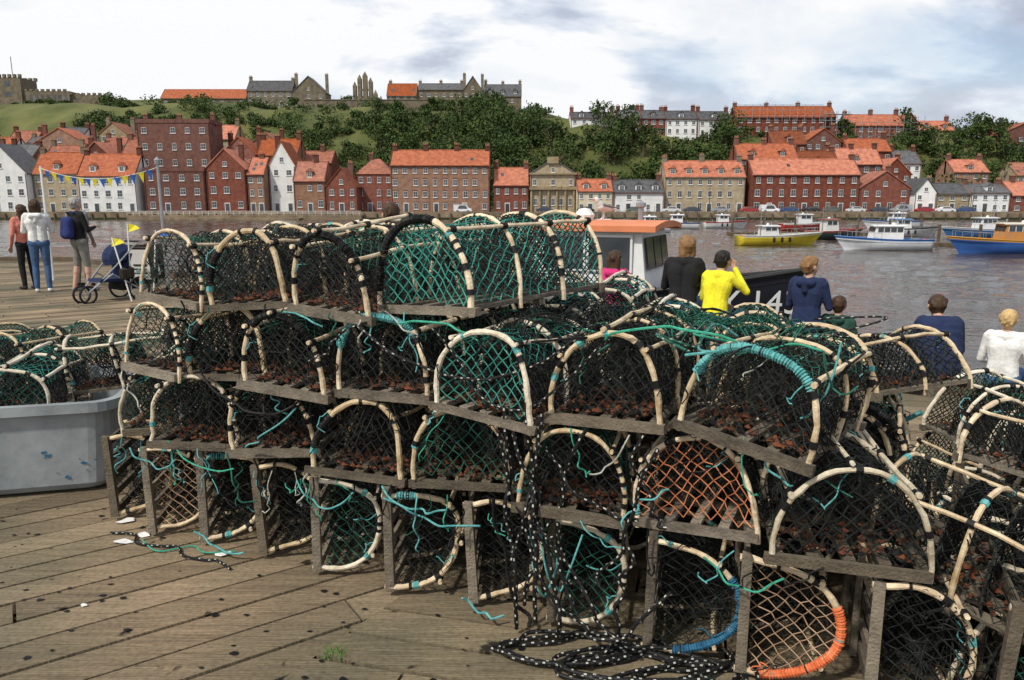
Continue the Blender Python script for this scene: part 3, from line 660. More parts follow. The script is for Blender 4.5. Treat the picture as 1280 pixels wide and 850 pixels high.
H=[('white_house',-131,-118.6,186,G,8.2,15,W_,SL,3,4,'f',1,0),
('stone_house',-118.4,-107,188,G,8.2,13.2,S_,P1,3,4,'s',2,1),
('white_house',-106.8,-92.5,187,G,7.6,12.8,W_,P1,3,5,'s',2,2),
('brick_house',-91,-76,188,G,8.6,9.6,BD,SL,3,4,'flat',0,0),
('brick_house',-75.8,-66,188.5,G,9.3,14,B,P1,3,3,'f',1,0),
('brick_house',-65.8,-61.5,189,G,8,12,B2,P1,3,2,'s',1,0),
('white_house',-61.2,-54.6,192,G,10.2,16,W_,P1,3,2,'f',1,0),
('brick_house',-54.4,-46.5,189,G,6.4,11,B2,P2,2,3,'s',1,1),
('brick_house',-46.3,-38.6,189,G,5.0,9.5,B,P2,2,3,'f',1,0),
('brick_house',-40,-30.6,195,G,8.2,12.2,B,P2,3,4,'hip',1,0),
('georgian_brick_building',-30.3,-5.6,190,G,10.2,13.9,B2,P1,4,10,'s',4,0),
('brick_house',-4.6,4.2,191,G,5.4,9.6,B,P1,2,4,'s',2,0),
('cream_house',16,24.8,186,G,3.8,6.6,C_,P1,2,4,'s',2,2),
('white_cottage',25,37.4,186.5,G,3.5,6.4,W_,SL,2,5,'s',2,3),
('stone_building',38,58,189,G,7.4,11.2,S_,P1,3,8,'s',3,5),
('brick_warehouse',59.4,86,188,G,7.9,11.6,B,P1,3,9,'s',2,0),
('brick_house',86.2,98.6,188,G,4.6,8.6,B,P2,2,4,'f',1,0),
('white_house',98.8,104.2,186,G,3.4,6.8,W_,SL,2,2,'f',0,0),
('stone_house',104.4,113,187,G,3.2,5.6,S_,SL,2,3,'s',2,0),
('white_house',113.2,123,187,G,3.4,5.4,W_,SL,2,4,'s',2,1),
('brick_house',123.4,136,187,G,2.8,6,B,P1,2,4,'s',1,0),
('brick_house',-98,-79,201,5,21.4,22.4,BD,SL,4,5,'flat',3,0),
('brick_house',-78,-69,206,5,13.8,18.2,B,P1,2,3,'f',2,0),
('brick_house',-69,-58,207,5,13.6,18,B2,P1,2,4,'s',2,0),
('brick_house',-59,-50,212,4,11.8,15,B,P2,2,3,'s',1,0),
('brick_house',60,76,203,6,12.4,16.4,B,P1,2,6,'s',3,2),
('brick_house',76.5,88,205,5,10.4,14.6,B,P2,2,4,'s',2,1),
('brick_house',86,100,206,5,11.2,15.4,BD,P1,2,5,'s',3,1),
('brick_house',100.5,109,208,4,8.6,12.8,B,P1,2,3,'f',1,0),
('white_terrace_house',19,33.4,250,23,27.6,29.8,W_,SL,2,5,'s',2,2),
('brick_terrace_house',34,41.5,248,19.5,27.4,30.2,B2,SL,3,3,'s',2,1),
('brick_terrace_house',41.7,49.2,248,19.5,27.4,30.2,B,SL,3,3,'s',2,1),
('white_terrace_house',49.4,59.6,248,19.5,27.2,30,W_,SL,3,4,'s',2,1),
('white_terrace_house',60,70.4,248,19,27.0,29.8,W_,SL,3,4,'s',2,1),
('brick_mansion_block',72,104,248,17.5,27.8,31.4,B,P1,4,11,'s',4,0),
('brick_house',108,126,248,16.5,25.2,28.8,B,P1,3,6,'s',3,0),
('brick_house',127,133,252,17,26,29.5,BD,P2,3,2,'f',1,0),
('brick_house',134,146,254,18,24.2,27.4,B2,P1,2,4,'s',2,2),
('brick_house',154,172,244,14,21.8,25.8,BD,P2,3,6,'f',2,0),
('brick_house',172.4,186,242,13,20,24,B,P2,3,4,'s',2,0),
('brick_house',76,86,224,10,17.8,21.6,B,P2,2,4,'s',2,1),('brick_house',86.2,97,226,10,18.4,22.2,BD,P1,3,4,'f',2,0),
('brick_house',97.4,110,222,8,15.6,19.2,B,P1,2,5,'s',2,0),('white_house',110.4,118,220,6,12,15.6,W_,SL,2,3,'s',2,0),
('brick_house',124,134,214,4,9.4,12.8,B2,P1,2,4,'s',2,1),('stone_house',143,152,216,3,8.6,12,S_,P2,2,3,'s',1,0),
]
bk=[(-168,-158,14,18,SL,222),(-157.5,-148,16,20,P1,227),(-147.5,-139,17.5,20.5,SL,232),(-138.5,-123,17.6,22,P1,222),(-122,-112,16,20,P2,227),(-111.5,-102,18,22,P1,232),(-150,-141,12,15.5,P1,211),(-128,-119,12.6,16.4,P2,209),
(-137,-129,13,16.4,SL,206),(-117,-108,12.8,17,P1,207),(-106,-99,14,18,P2,208),(-143,-134,21,24,SL,240),(-130,-121,22,25.5,P2,242),(-116,-107,20,24,P1,240),(-158,-149,19,23,P2,240),(-101,-93,19.5,23.5,P2,236),(-166,-158,18,21,P1,243),(-88,-80,19,23,P1,222),(-76,-68,18,21,P2,224)]
for i,(a,c,ze,zr,rf,yy) in enumerate(bk): H.append(('hillside_house',a,c,yy,max(4,float(hz((a+c)/2,yy))),ze,zr,[B,W_,S_,B2,BD][i%5],rf,2 if ze-float(hz((a+c)/2,yy))<8 else 3,3,'f' if i%3==0 else 's',2,0))
for h in H:
    g=h[11]
    house(h[0],h[1],h[2],h[3],h[4],h[5],h[6],h[7],h[8],h[9],h[10],g='s' if g in('flat','hip') else g,ch=h[12],dm=h[13],flat=g=='flat',hip=g=='hip')
e=house('stone_market_hall',4.6,15.8,190,G,8.2,11.6,S_,SL,2,5,g='f',ch=0,door=False)
b=MB()
for i in range(6):
    x=4.9+i*2.12; b.tube([(x,189.6,G),(x,189.6,4.2)],.28,0,10)
b.bx(4.3,16.1,189.1,189.9,4.2,4.9); b.bx(4.3,16.1,189.4,189.9,7.9,8.3); b.bx(8.8,11.6,189.4,192,10.6,12.2)
o=b.obj('columns_and_cornice',[M_stone]); o.parent=e; o.matrix_parent_inverse=Matrix.Translation((-10.2,-190,-G))
b=MB()
for x in np.arange(100,108.5,1.9):
    for y in (246.2,247.4): b.tube([(x,y,15),(x,y,29.5)],.1,0,5)
for z in np.arange(16.5,29.6,2):
    for y in (246.2,247.4): b.tube([(99.6,y,z),(108.4,y,z)],.09,0,5)
    b.bx(99.8,108.2,246.3,247.3,z-.12,z-.03,1)
for x in np.arange(72,100,2.4): b.tube([(x,247,26.5),(x,247,31.6)],.08,0,5)
for z in (28,29.8,31.4): b.tube([(72,247,z),(99.5,247,z)],.08,0,5)
for x in np.arange(110,133,2.2):
    b.tube([(x,246.8,17),(x,246.8,28)],.08,0,5)
for z in (20,22,24,26): b.tube([(110,246.8,z),(132,246.8,z)],.07,0,5)
b.obj('scaffolding',[M_steel,M_wood])
def hill(x,y): return float(hz(x,y))
hb=320
e=empty('church',(-190,hb,hill(-190,hb))); b=MB(); z=hill(-190,hb)-1
b.bx(-213,-202,hb,hb+11,z-2,51)
for i in range(6):
    x=-213.2+i*2.1
    b.bx(x,x+1.1,hb-.2,hb+.8,51.003,52.3); b.bx(x,x+1.1,hb+10,hb+11.2,51.003,52.3)
b.bx(-201.98,-183,hb+1,hb+12,z-2,45.8); b.bx(-182.98,-169,hb+2,hb+11,z-2,44.4)
for i in range(14): b.bx(-201.5+i*2.3,-200.3+i*2.3,hb+.9+(1 if i>8 else 0),hb+1.6+(1 if i>8 else 0),(45.803 if i<8 else 44.403),(46.6 if i<8 else 45.2))
b.tube([(-208,hb+5,51),(-208,hb+5,60)],.15,0,5)
for i in range(7): b.bx(-199.5+i*2.4,-198.3+i*2.4,hb+.95,hb+1.01,41.6,44.2,1)
for zz in (43.5,47.5): b.bx(-208.6,-206.4,hb-.06,hb+.01,zz,zz+2,1)
b.v=[(v[0]+190,v[1]-hb,v[2]-hill(-190,hb)) for v in b.v]; b.obj('tower_and_nave',[M_stoned,M_glass],e)
house('abbey_barn',-144,-109,318,38.5,42.6,46.4,SD,P1,1,9,'s',0,0,door=False)
house('abbey_house',-108.6,-90,318,39,45.6,49.8,SD,SL,2,6,'s',2,0); house('abbey_house',-89.8,-76,317,38,44.6,51,SD,SL,2,3,'f',2,0)
house('stone_lodge',-51,-39,316,38,43.4,48.4,SD,P1,2,4,'s',1,0)
house('stone_mansion',-40,-21,330,38,47.6,50.5,SD,SL,2,6,'s',3,0); house('stone_mansion',-20.8,-12,326,37,46.2,52.4,SD,SL,3,3,'f',2,0); house('stone_mansion',-11.8,4,328,36,44.8,49.8,SD,SL,2,6,'s',3,3)
b=MB(); b.bx(-82,-10,306,306.6,33,40.3); b.bx(-82.2,-9.8,305.8,306.8,40.303,40.6)
b.obj('stone_wall',[M_stoned])
b=MB(); ya=400; zb=44
for x,h,w2 in ((-81,15,.9),(-78.4,18.5,1.0),(-75.6,20,1.1),(-72.8,17,1.0),(-70.4,11,.9),(-67.8,8,.9)):
    b.bx(x-w2,x+w2,ya,ya+2.5,zb,zb+h); b.add([(x-w2*1.1,ya,zb+h),(x+w2*1.1,ya,zb+h),(x+w2*1.1,ya+2.5,zb+h),(x-w2*1.1,ya+2.5,zb+h),(x,ya+1.2,zb+h+2.6)],[(0,1,4),(1,2,4),(2,3,4),(3,0,4)])
for z0_,z1_ in ((0,6),(9,10.2),(12.8,13.8)): b.bx(-81 if z0_<10 else -79,-70 if z0_<10 else -72,ya+.3,ya+1.2,zb+z0_,zb+z1_)
b.bx(-67,-58,ya+.3,ya+2,zb,zb+6); b.bx(-62,-60.5,ya+.2,ya+2.2,zb,zb+9)
b.obj('ruined_abbey',[M_stoned])
# ------------------------------------------------------------------ trees
def foliage(name,trees,leaf,mat_,seed=1,perm=60):
    rs=np.random.RandomState(seed); Vv=[];Rn=[]; tr=MB()
    for (x,y,h,w) in trees:
        z=hill(x,y)
        if h>4:
            tr.tube([(x,y,z-.5),(x+rs.uniform(-.2,.2),y,z+h*.3),(x+rs.uniform(-.5,.5),y,z+h*.7)],[h*.035,h*.026,h*.01],0,6)
            for _ in range(4):
                a=rs.uniform(0,6.28); tr.tube([(x,y,z+h*.35),(x+math.cos(a)*w*.35,y+math.sin(a)*w*.35,z+h*rs.uniform(.55,.8))],[h*.015,h*.005],0,4)
        nc=rs.randint(8,13)
        for c in range(nc):
            a=rs.uniform(0,6.28); rr=w*.42*math.sqrt(rs.uniform(0,1)); zt=rs.uniform(.22,.88)
            cc=np.array([x+rr*math.cos(a)*(1.15-zt*.5),y+rr*math.sin(a)*(1.15-zt*.5),z+h*zt]); cr=w*rs.uniform(.16,.27)
            n=int(perm*rs.uniform(.7,1.3)); d=rs.normal(size=(n,3)); d/=np.linalg.norm(d,axis=1,keepdims=True)
            p=cc+d*cr*(rs.uniform(.55,1.1,(n,1)))*np.array([1,1,.8])
            t1=rs.normal(size=(n,3)); t1/=np.linalg.norm(t1,axis=1,keepdims=True); t2=np.cross(t1,rs.normal(size=(n,3))); t2/=np.maximum(np.linalg.norm(t2,axis=1,keepdims=True),1e-6)
            s_=leaf*rs.uniform(.5,1.2,(n,1))
            Vv.append(np.stack([p-t1*s_,p+t2*s_*.7,p+t1*s_,p-t2*s_*.7],1).reshape(-1,3)); Rn.append(np.full(n,rs.uniform(0,.75))+rs.uniform(0,.25,n))
    Vv=np.concatenate(Vv); Rn=np.concatenate(Rn); n=len(Rn); me=bpy.data.meshes.new(name)
    me.vertices.add(len(Vv)); me.vertices.foreach_set('co',Vv.astype(np.float32).ravel())
    me.loops.add(n*4); me.loops.foreach_set('vertex_index',np.arange(n*4,dtype=np.int32))
    me.polygons.add(n); me.polygons.foreach_set('loop_start',np.arange(0,n*4,4,dtype=np.int32)); me.polygons.foreach_set('loop_total',np.full(n,4,dtype=np.int32))
    me.materials.append(mat_); at=me.attributes.new('rnd','FLOAT','FACE'); at.data.foreach_set('value',Rn.astype(np.float32)); me.update(); me.validate()
    e=empty(name); o=mk('foliage',me,e)
    if tr.v: tr.obj('trunks',[M_pile],e)
M_leaf=mat('tree_leaves',(.010,.024,.006),.8,.4,.12,col2=(.08,.125,.025),attr=True)
M_bush=mat('bush_leaves',(.012,.030,.007),.8,.4,.06,col2=(.085,.125,.028),attr=True)
rs=random.Random(5); T=[]
def scat(n,xa,xb,ya,yb,h0,h1):
    for _ in range(n):
        h=rs.uniform(h0,h1); T.append((rs.uniform(xa,xb),rs.uniform(ya,yb),h,h*rs.uniform(.8,1.15)))
scat(50,-50,0,218,266,7,11); scat(60,-18,34,208,252,8,12.5); scat(22,22,60,212,242,7,11); scat(14,-45,5,264,294,4,7)
scat(14,60,78,212,246,8,12); scat(34,108,185,208,242,6,10); scat(18,126,200,232,256,6,10); scat(10,36,60,218,240,6,9); scat(10,96,114,212,240,6,9); scat(30,-125,-50,214,250,4,8)
for t_ in ((9,308,9,7),(13,310,7,6),(16,306,5,6),(-165,316,6,8),(-160,318,5,7),(-56,312,5,7),(-66,312,4,8),(-28,308,6,8),(40,262,7,7),(75,262,6,8),(-88,312,4,6),(-150,300,3,6),(106,246,9,7),(150,250,9,9)): T.append(t_)
foliage('hillside_trees',T,.45,M_leaf,1,52)
T=[]
for _ in range(620):
    x=rs.uniform(-150,12); y=rs.uniform(212,272) if rs.random()<.9 else rs.uniform(272,300)
    h=rs.uniform(1.2,3.4); T.append((x,y,h,h*rs.uniform(1.8,3.4)))
for _ in range(150): h=rs.uniform(1.5,4); T.append((rs.uniform(20,205),rs.uniform(210,264),h,h*2))
for _ in range(60): h=rs.uniform(.8,1.6); T.append((rs.uniform(-200,20),rs.uniform(296,304),h,h*2.5))
foliage('hillside_bushes',T,.40,M_bush,2,22)

# ------------------------------------------------------------------ cars on far quay
M_tyre=mat('tyre',(.015,.015,.015),.8)
def car(x,y,z,rz,col,van=False):
    m=mat('car_paint',col,.3,.05,spec=.5)
    e=empty('parked_car',(x,y,z),rz); b=MB()
    prof=[(-2.1,.35),(-2.15,.75),(-1.95,.98),(-1.45,1.02),(-.85,1.45),(.75,1.47),(1.35,1.0),(1.95,.9),(2.12,.65),(2.1,.35)]
    if van: prof=[(-2.2,.35),(-2.25,1.0),(-2.2,1.95),(.9,1.98),(1.5,1.15),(2.1,1.0),(2.25,.65),(2.2,.35)]
    n=len(prof)
    def w_(zz): return .86 if zz<1.1 else .68
    vs=[(p[0],-w_(p[1]),p[1]) for p in prof]+[(p[0],w_(p[1]),p[1]) for p in prof]
    b.add(vs,[tuple(range(n))[::-1],tuple(range(n,2*n))]+[(i,(i+1)%n,(i+1)%n+n,i+n) for i in range(n)])
    zt=1.38 if not van else 1.75
    for s_ in (-1,1):
        b.add([(-1.25,s_*.87,1.05),(1.15,s_*.87,1.05),(.7,s_*.74,zt),(-.8,s_*.74,zt)],[(0,1,2,3)],1)
    b.add([(1.36,-.7,1.06),(1.36,.7,1.06),(.84,.6,zt),(.84,-.6,zt)],[(0,1,2,3)],1)
    for wx in (-1.3,1.3):
        for wy in (-.82,.82): b.lathe((wx,wy-.1,.32),[(.0,0),(.3,0),(.33,.03),(.33,.17),(.3,.2),(0,.2)],2,12,'y'); b.lathe((wx,wy-.115,.32),[(.0,0),(.18,0),(.18,.23),(0,.23)],3,10,'y')
    b.obj('bodywork',[m,M_glass,M_tyre,M_steel],e)
cc=[(.6,.6,.6),(.05,.06,.08),(.3,.31,.33),(.35,.03,.03),(.7,.7,.7),(.04,.08,.2),(.02,.02,.02),(.12,.14,.12)]
for i,x in enumerate([39,44,51,58,63,68,73,78.5,84,90,95.5,101,106,111,18,30,-12,8]):
    car(x,184.9+rs.uniform(-.2,.3),G+.02,rs.choice((0,math.pi))+rs.uniform(-.05,.05),cc[i%8],i%6==4)
for x in (-60,-20,12,48,80,112):
    b=MB(); b.tube([(0,0,0),(0,0,.5),(0,0,6)],[.13,.1,.06],0,8); b.tube([(0,0,6),(0,-.3,6.3),(0,-.9,6.35)],.04,0,6); b.box((0,-1,6.3),(.2,.5,.12),0)
    o=b.obj('street_lamp',[M_pile]); o.location=(x,183.9,G)
b=MB()
for x in np.arange(-92,-36,1.5): b.tube([(x,180.3,-1.9),(x,180.3,-.9)],.05,0,5)
for z in (-1.4,-.95): b.tube([(-92,180.3,z),(-36,180.3,z)],.04,0,5)
b.obj('quay_railing',[M_frame])

# ------------------------------------------------------------------ boats
def boat(name,x,y,rz,L,Bm,D,hullc,topc,cabc,roofc,deckc=(.25,.22,.17),cab=(.35,.6),cabh=1.7,draft=.0,mast=True,reg=None,cabw=.62,zwl=-3.0,cruiser_block=False):
    e=empty(name,(x,y,zwl),rz)
    mh=mat(name+'_hull',hullc,.35,.12,1.5,spec=.5); mt=mat(name+'_trim',topc,.4,.1); mc=mat(name+'_cabin',cabc,.45,.08,2); mr=mat(name+'_roof',roofc,.6,.15,2); md=mat(name+'_deck',deckc,.8,.2,3)
    ns=25; n=7; rows=[]
    def hw(t): return Bm/2*max(.0,1-max(0,(t-.5)/.5)**2.3)*(.82+.18*min(1,t/.25))
    def gz(t): return D*(1+.32*max(0,t-.3)**2/.49) if D<2 else D+.72*max(0,t-.3)**2/.49
    for i in range(ns):
        t=i/(ns-1); h=hw(t); g=gz(t); sec=[]
        for k,(fw,fz) in enumerate(((1,1),(.985,.86),(.95,.6),(.86,.3),(.7,.05),(.4,-.15),(0.02,-.25))):
            zz=g*fz if fz>0 else fz*D
            rake=.16*L*max(0,zz/D)*max(0,t-.7)/.3*.6
            pw=fw if t<.6 else fw*(1-(t-.6)/.4*(1-fz)*.55) if fz>0 else fw
            sec.append((L*t-L/2+rake,h*pw,zz))
        rows.append(sec)
    b=MB(); vs=[];fs=[];ms=[]
    for sgn in (-1,1):
        o=len(vs)
        for s_ in rows:
            for p in s_: vs.append((p[0],sgn*p[1],p[2]))
        for i in range(ns-1):
            for k in range(n-1):
                q=(o+i*n+k,o+(i+1)*n+k,o+(i+1)*n+k+1,o+i*n+k+1); fs.append(q if sgn<0 else q[::-1]); ms.append(1 if k==0 and D<2 else 0)
    tr=[k for k in range(n)]+[ns*n+k for k in range(n-1,-1,-1)]; fs.append(tuple(tr)); ms.append(0)
    b.v=vs;b.f=fs;b.m=ms;b.r=[.5]*len(fs)
    b.obj('hull',[mh,mt],e,smooth=True)
    b=MB(); dk=.28*min(1,D) if D<2 else .12
    for i in range(ns-1):
        a,c=rows[i],rows[i+1]; za,zc=a[0][2]-dk,c[0][2]-dk
        b.add([(a[0][0],-a[0][1]*.985,za),(c[0][0],-c[0][1]*.985,zc),(c[0][0],c[0][1]*.985,zc),(a[0][0],a[0][1]*.985,za)],[(0,1,2,3)])
    b.obj('deck',[md],e)
    b=MB()
    for sgn in (-1,1): b.tube([(s_[0][0],sgn*s_[0][1],s_[0][2]+.02) for s_ in rows],.045,0,6)
    for sgn in (-1,1):
        rp=[]
        if D>2: break
        for i in range(int(ns*.6),ns-1,2):
            s_=rows[i][0]; hh=.55
            b.tube([(s_[0],sgn*s_[1]*.95,s_[2]),(s_[0],sgn*s_[1]*.95,s_[2]+hh)],.02,1,5); rp.append((s_[0],sgn*s_[1]*.95,s_[2]+hh))
        if len(rp)>1: b.tube(rp,.02,1,5)
    b.obj('gunwale_and_rail',[mt,M_steel],e)
    x0,x1=-L/2+L*cab[0],-L/2+L*cab[1]; cw=Bm*cabw/2; z0=D*.8; z1=D+cabh
    b=MB()
    b.add([(x0,-cw,z0),(x1,-cw,z0),(x1,cw,z0),(x0,cw,z0),(x0,-cw*.93,z1),(x1-.22,-cw*.93,z1),(x1-.22,cw*.93,z1),(x0,cw*.93,z1)],[(0,1,5,4),(1,2,6,5),(2,3,7,6),(3,0,4,7),(4,5,6,7)],0)
    rf=[]; nn2=7
    for xx in (x0-.25,x1+.05):
        for i in range(nn2): 
            yy=-cw-.1+(2*cw+.2)*i/(nn2-1); rf.append((xx,yy,z1+.02+.10*math.cos((i/(nn2-1)-.5)*2.6)))
        for i in range(nn2):
            yy=-cw-.1+(2*cw+.2)*i/(nn2-1); rf.append((xx,yy,z1+.003-.05*(i in(0,nn2-1))))
    k2=nn2*2
    b.add(rf,[(i,k2+i,k2+i+1,i+1) for i in range(nn2-1)]+[(i+nn2,i+nn2+1,k2+nn2+i+1,k2+nn2+i) for i in range(nn2-1)]+[(i,i+1,nn2+i+1,nn2+i) for i in range(nn2-1)]+[(k2+i,k2+nn2+i,k2+nn2+i+1,k2+i+1) for i in range(nn2-1)]+[(0,nn2,k2+nn2,k2),(nn2-1,k2+nn2-1,k2+2*nn2-1,2*nn2-1)],1)
    wz0,wz1=z1-cabh*.42,z1-cabh*.1; nw=max(2,int((x1-x0)/.7))
    if D>2: wz0=z1-.66; wz1=z1-.14
    for s_ in (-1,1):
        for i in range(nw):
            a=x0+.12+(x1-x0-.4)*i/nw; c=a+(x1-x0-.4)/nw-.1; yy=s_*(cw*.955+.012)
            b.bx(a-.04,c+.04,yy-.03,yy+.012,wz0-.04,wz1+.04,3); b.bx(a,c,yy-.045,yy+.04,wz0,wz1,2)
    for i in range(3):
        a=-cw*.85+i*cw*.58; b.add([(x1-.09,a,wz0),(x1-.09,a+cw*.5,wz0),(x1-.16,a+cw*.5,wz1),(x1-.16,a,wz1)],[(0,1,2,3)],2)
    if mast:
        b.tube([(x0-.1,0,z0),(x0-.1,0,z1+L*.22)],[.06,.03],4,6); b.tube([(x0-.1,-.5,z1+L*.12),(x0-.1,.5,z1+L*.12)],.025,4,5)
        b.tube([(x0+.5,.3,z1),(x0+.5,.3,z1+1.1)],.015,4,4)
        b.tube([(x0-.1,0,z1+L*.22),(L*.5,0,D*1.3)],.012,4,3); b.tube([(x0-.1,0,z1+L*.22),(-L*.48,0,D)],.012,4,3)
    b.lathe((x0+.6,-.2,z1+.1),[(0,0),(.16,0),(.18,.1),(.1,.2),(0,.22)],3,10); b.lathe((x1-.5,.2,z1+.1),[(0,0),(.05,0),(.05,.22),(.09,.24),(.09,.3),(0,.34)],4,8)
    if cruiser_block:  # white block and rails added in place of a small white cruiser
        b.box((x0-1.0,.0,D+.25),(1.3,1.3,.9),0); b.box((x0-1.0,0,D+.74),(1.4,1.4,.06),3); b.tube([(x0-.6,.3,D+.7),(x0-.6,.3,D+1.3)],.06,4,8)
        for q in (-.55,.55): b.tube([(x0-2.2,q*1.8,D),(x0-2.2,q*1.8,D+1.0),(x0-.3,q*1.8,D+1.0)],.025,4,6)
        for q in range(4): b.box((x0-1.5+q*.3,-.66,D+.3),(.2,.02,.25),2)
        b.tube([(L*.40,0,gz(.85)-.1),(L*.40,0,gz(.85)+.35)],.06,4,8); b.tube([(L*.40,-.2,gz(.85)+.22),(L*.40,.2,gz(.85)+.22)],.035,4,6)
    b.box((-L*.33,0,D*.72+.2),(.7,.7,.4),4); b.tube([(-L*.25,Bm*.25,D*.7),(-L*.25,Bm*.25,D+.5)],.05,4,6); b.box((-L*.42,Bm*.15,D*.75+.15),(.4,.5,.3),5)
    for i in range(3): b.lathe((-L*.1+i*.9,-Bm*.5-.02,D*.6),[(0.02,-.3),(.12,-.2),(.14,0),(.12,.2),(.02,.3)],6,8)
    b.obj('wheelhouse_and_gear',[mc,mr,M_glass,M_frame,M_steel,M_worange,M_tyre],e)
    if reg:
        cu=bpy.data.curves.new('registration','FONT'); cu.body=reg; cu.size=.52; cu.extrude=.004
        def side(t,k3=0):
            i=t*(ns-1); k=int(i); f=i-k; a=rows[k][k3]; c=rows[min(k+1,ns-1)][k3]; return Vector((a[0]*(1-f)+c[0]*f,-(a[1]*(1-f)+c[1]*f),0))
        p=side(.845); q=side(.975); d=(q-p); L2=d.length; d.normalize(); cu.size=L2/3.0
        o=mk('registration_letters',cu,e); cu.materials.append(M_frame)
        up=Vector((0,0,1)); nrm=d.cross(up); up=(up+nrm*.12+d*.10).normalized(); nrm=d.cross(up).normalized(); up=nrm.cross(d)
        rise=Vector((0,0,.07))
        Mx=Matrix((d,up,nrm)).transposed().to_4x4(); Mx.translation=p+nrm*.13+Vector((0,0,gz(.9)-.44)); o.matrix_local=Mx
    return e
d_=R(-25); L_=7.9
cxb,cyb=3.72-math.cos(d_)*L_/2*1.0,12.0-math.sin(d_)*L_/2
boat('fishing_boat',cxb,cyb,d_,L_,2.5,3.0,(.012,.013,.018),(.02,.02,.02),(.7,.7,.68),(.6,.2,.09),deckc=(.07,.055,.04),cab=(.59,.84),cabh=1.36,reg='WY 143',cabw=.66,mast=False,cruiser_block=True)
boat('fishing_boat',28.5,81,R(8),8.6,2.6,1.0,(.65,.5,.04),(.6,.6,.55),(.7,.7,.68),(.6,.6,.6),cabh=1.0,cab=(.3,.5))
boat('motor_boat',36.5,73,R(176),8,2.7,1.0,(.7,.72,.75),(.05,.15,.4),(.72,.72,.72),(.72,.72,.72),cabh=1.3,cab=(.35,.7))
boat('fishing_boat',45.5,68,R(178),9.5,3,1.15,(.04,.12,.38),(.5,.25,.05),(.5,.22,.06),(.65,.6,.5),cabh=1.5,cab=(.35,.65))
boat('fishing_boat',39,92,R(10),7,2.4,1.0,(.03,.05,.05),(.3,.05,.04),(.65,.65,.62),(.3,.1,.05),cabh=1.4)
boat('motor_boat',27,125,R(175),8,2.6,1.0,(.72,.72,.72),(.05,.1,.2),(.72,.72,.72),(.7,.7,.7),cabh=1.3)
boat('motor_boat',36,128,R(5),7,2.4,1.0,(.7,.7,.7),(.3,.05,.05),(.72,.72,.72),(.7,.7,.7),cabh=1.2)
boat('motor_boat',20,112,R(185),7,2.4,1.0,(.7,.7,.7),(.05,.1,.3),(.72,.72,.72),(.7,.7,.7),cabh=1.3)
boat('sailing_boat',15,122,R(15),8,2.4,.9,(.6,.62,.65),(.6,.6,.6),(.7,.7,.7),(.7,.7,.7),cabh=.7)
boat('motor_boat',52,100,R(0),8,2.6,1.0,(.7,.7,.7),(.1,.1,.1),(.7,.7,.7),(.1,.2,.4),cabh=1.2)
boat('fishing_boat',60,96,R(186),9,2.8,1.1,(.05,.15,.35),(.6,.6,.6),(.7,.7,.7),(.6,.6,.6),cabh=1.4)
boat('fishing_boat',46,118,R(4),8,2.6,1.1,(.35,.04,.03),(.6,.6,.6),(.7,.7,.7),(.6,.6,.6),cabh=1.4)
boat('motor_boat',66,130,R(178),9,2.8,1.1,(.7,.7,.7),(.05,.1,.3),(.72,.72,.72),(.72,.72,.72),cabh=1.4)
for px_,py_ in ((50,79),(44,104)):
    b=MB(); b.bx(-14,14,-1,1,-.1,.35)
    for i in range(-3,4): b.tube([(i*4.4,1.2,-3),(i*4.4,1.2,2.2)],.16,0,8)
    o=b.obj('mooring_pontoon',[M_pile]); o.location=(px_,py_,-3)
b=MB(); b.lathe((0,0,0),[(0,-.4),(.35,-.3),(.5,0),(.35,.35),(.1,.5),(0,.5)],0,14); o=b.obj('mooring_buoy',[M_worange]); o.location=(14,36,-2.9)

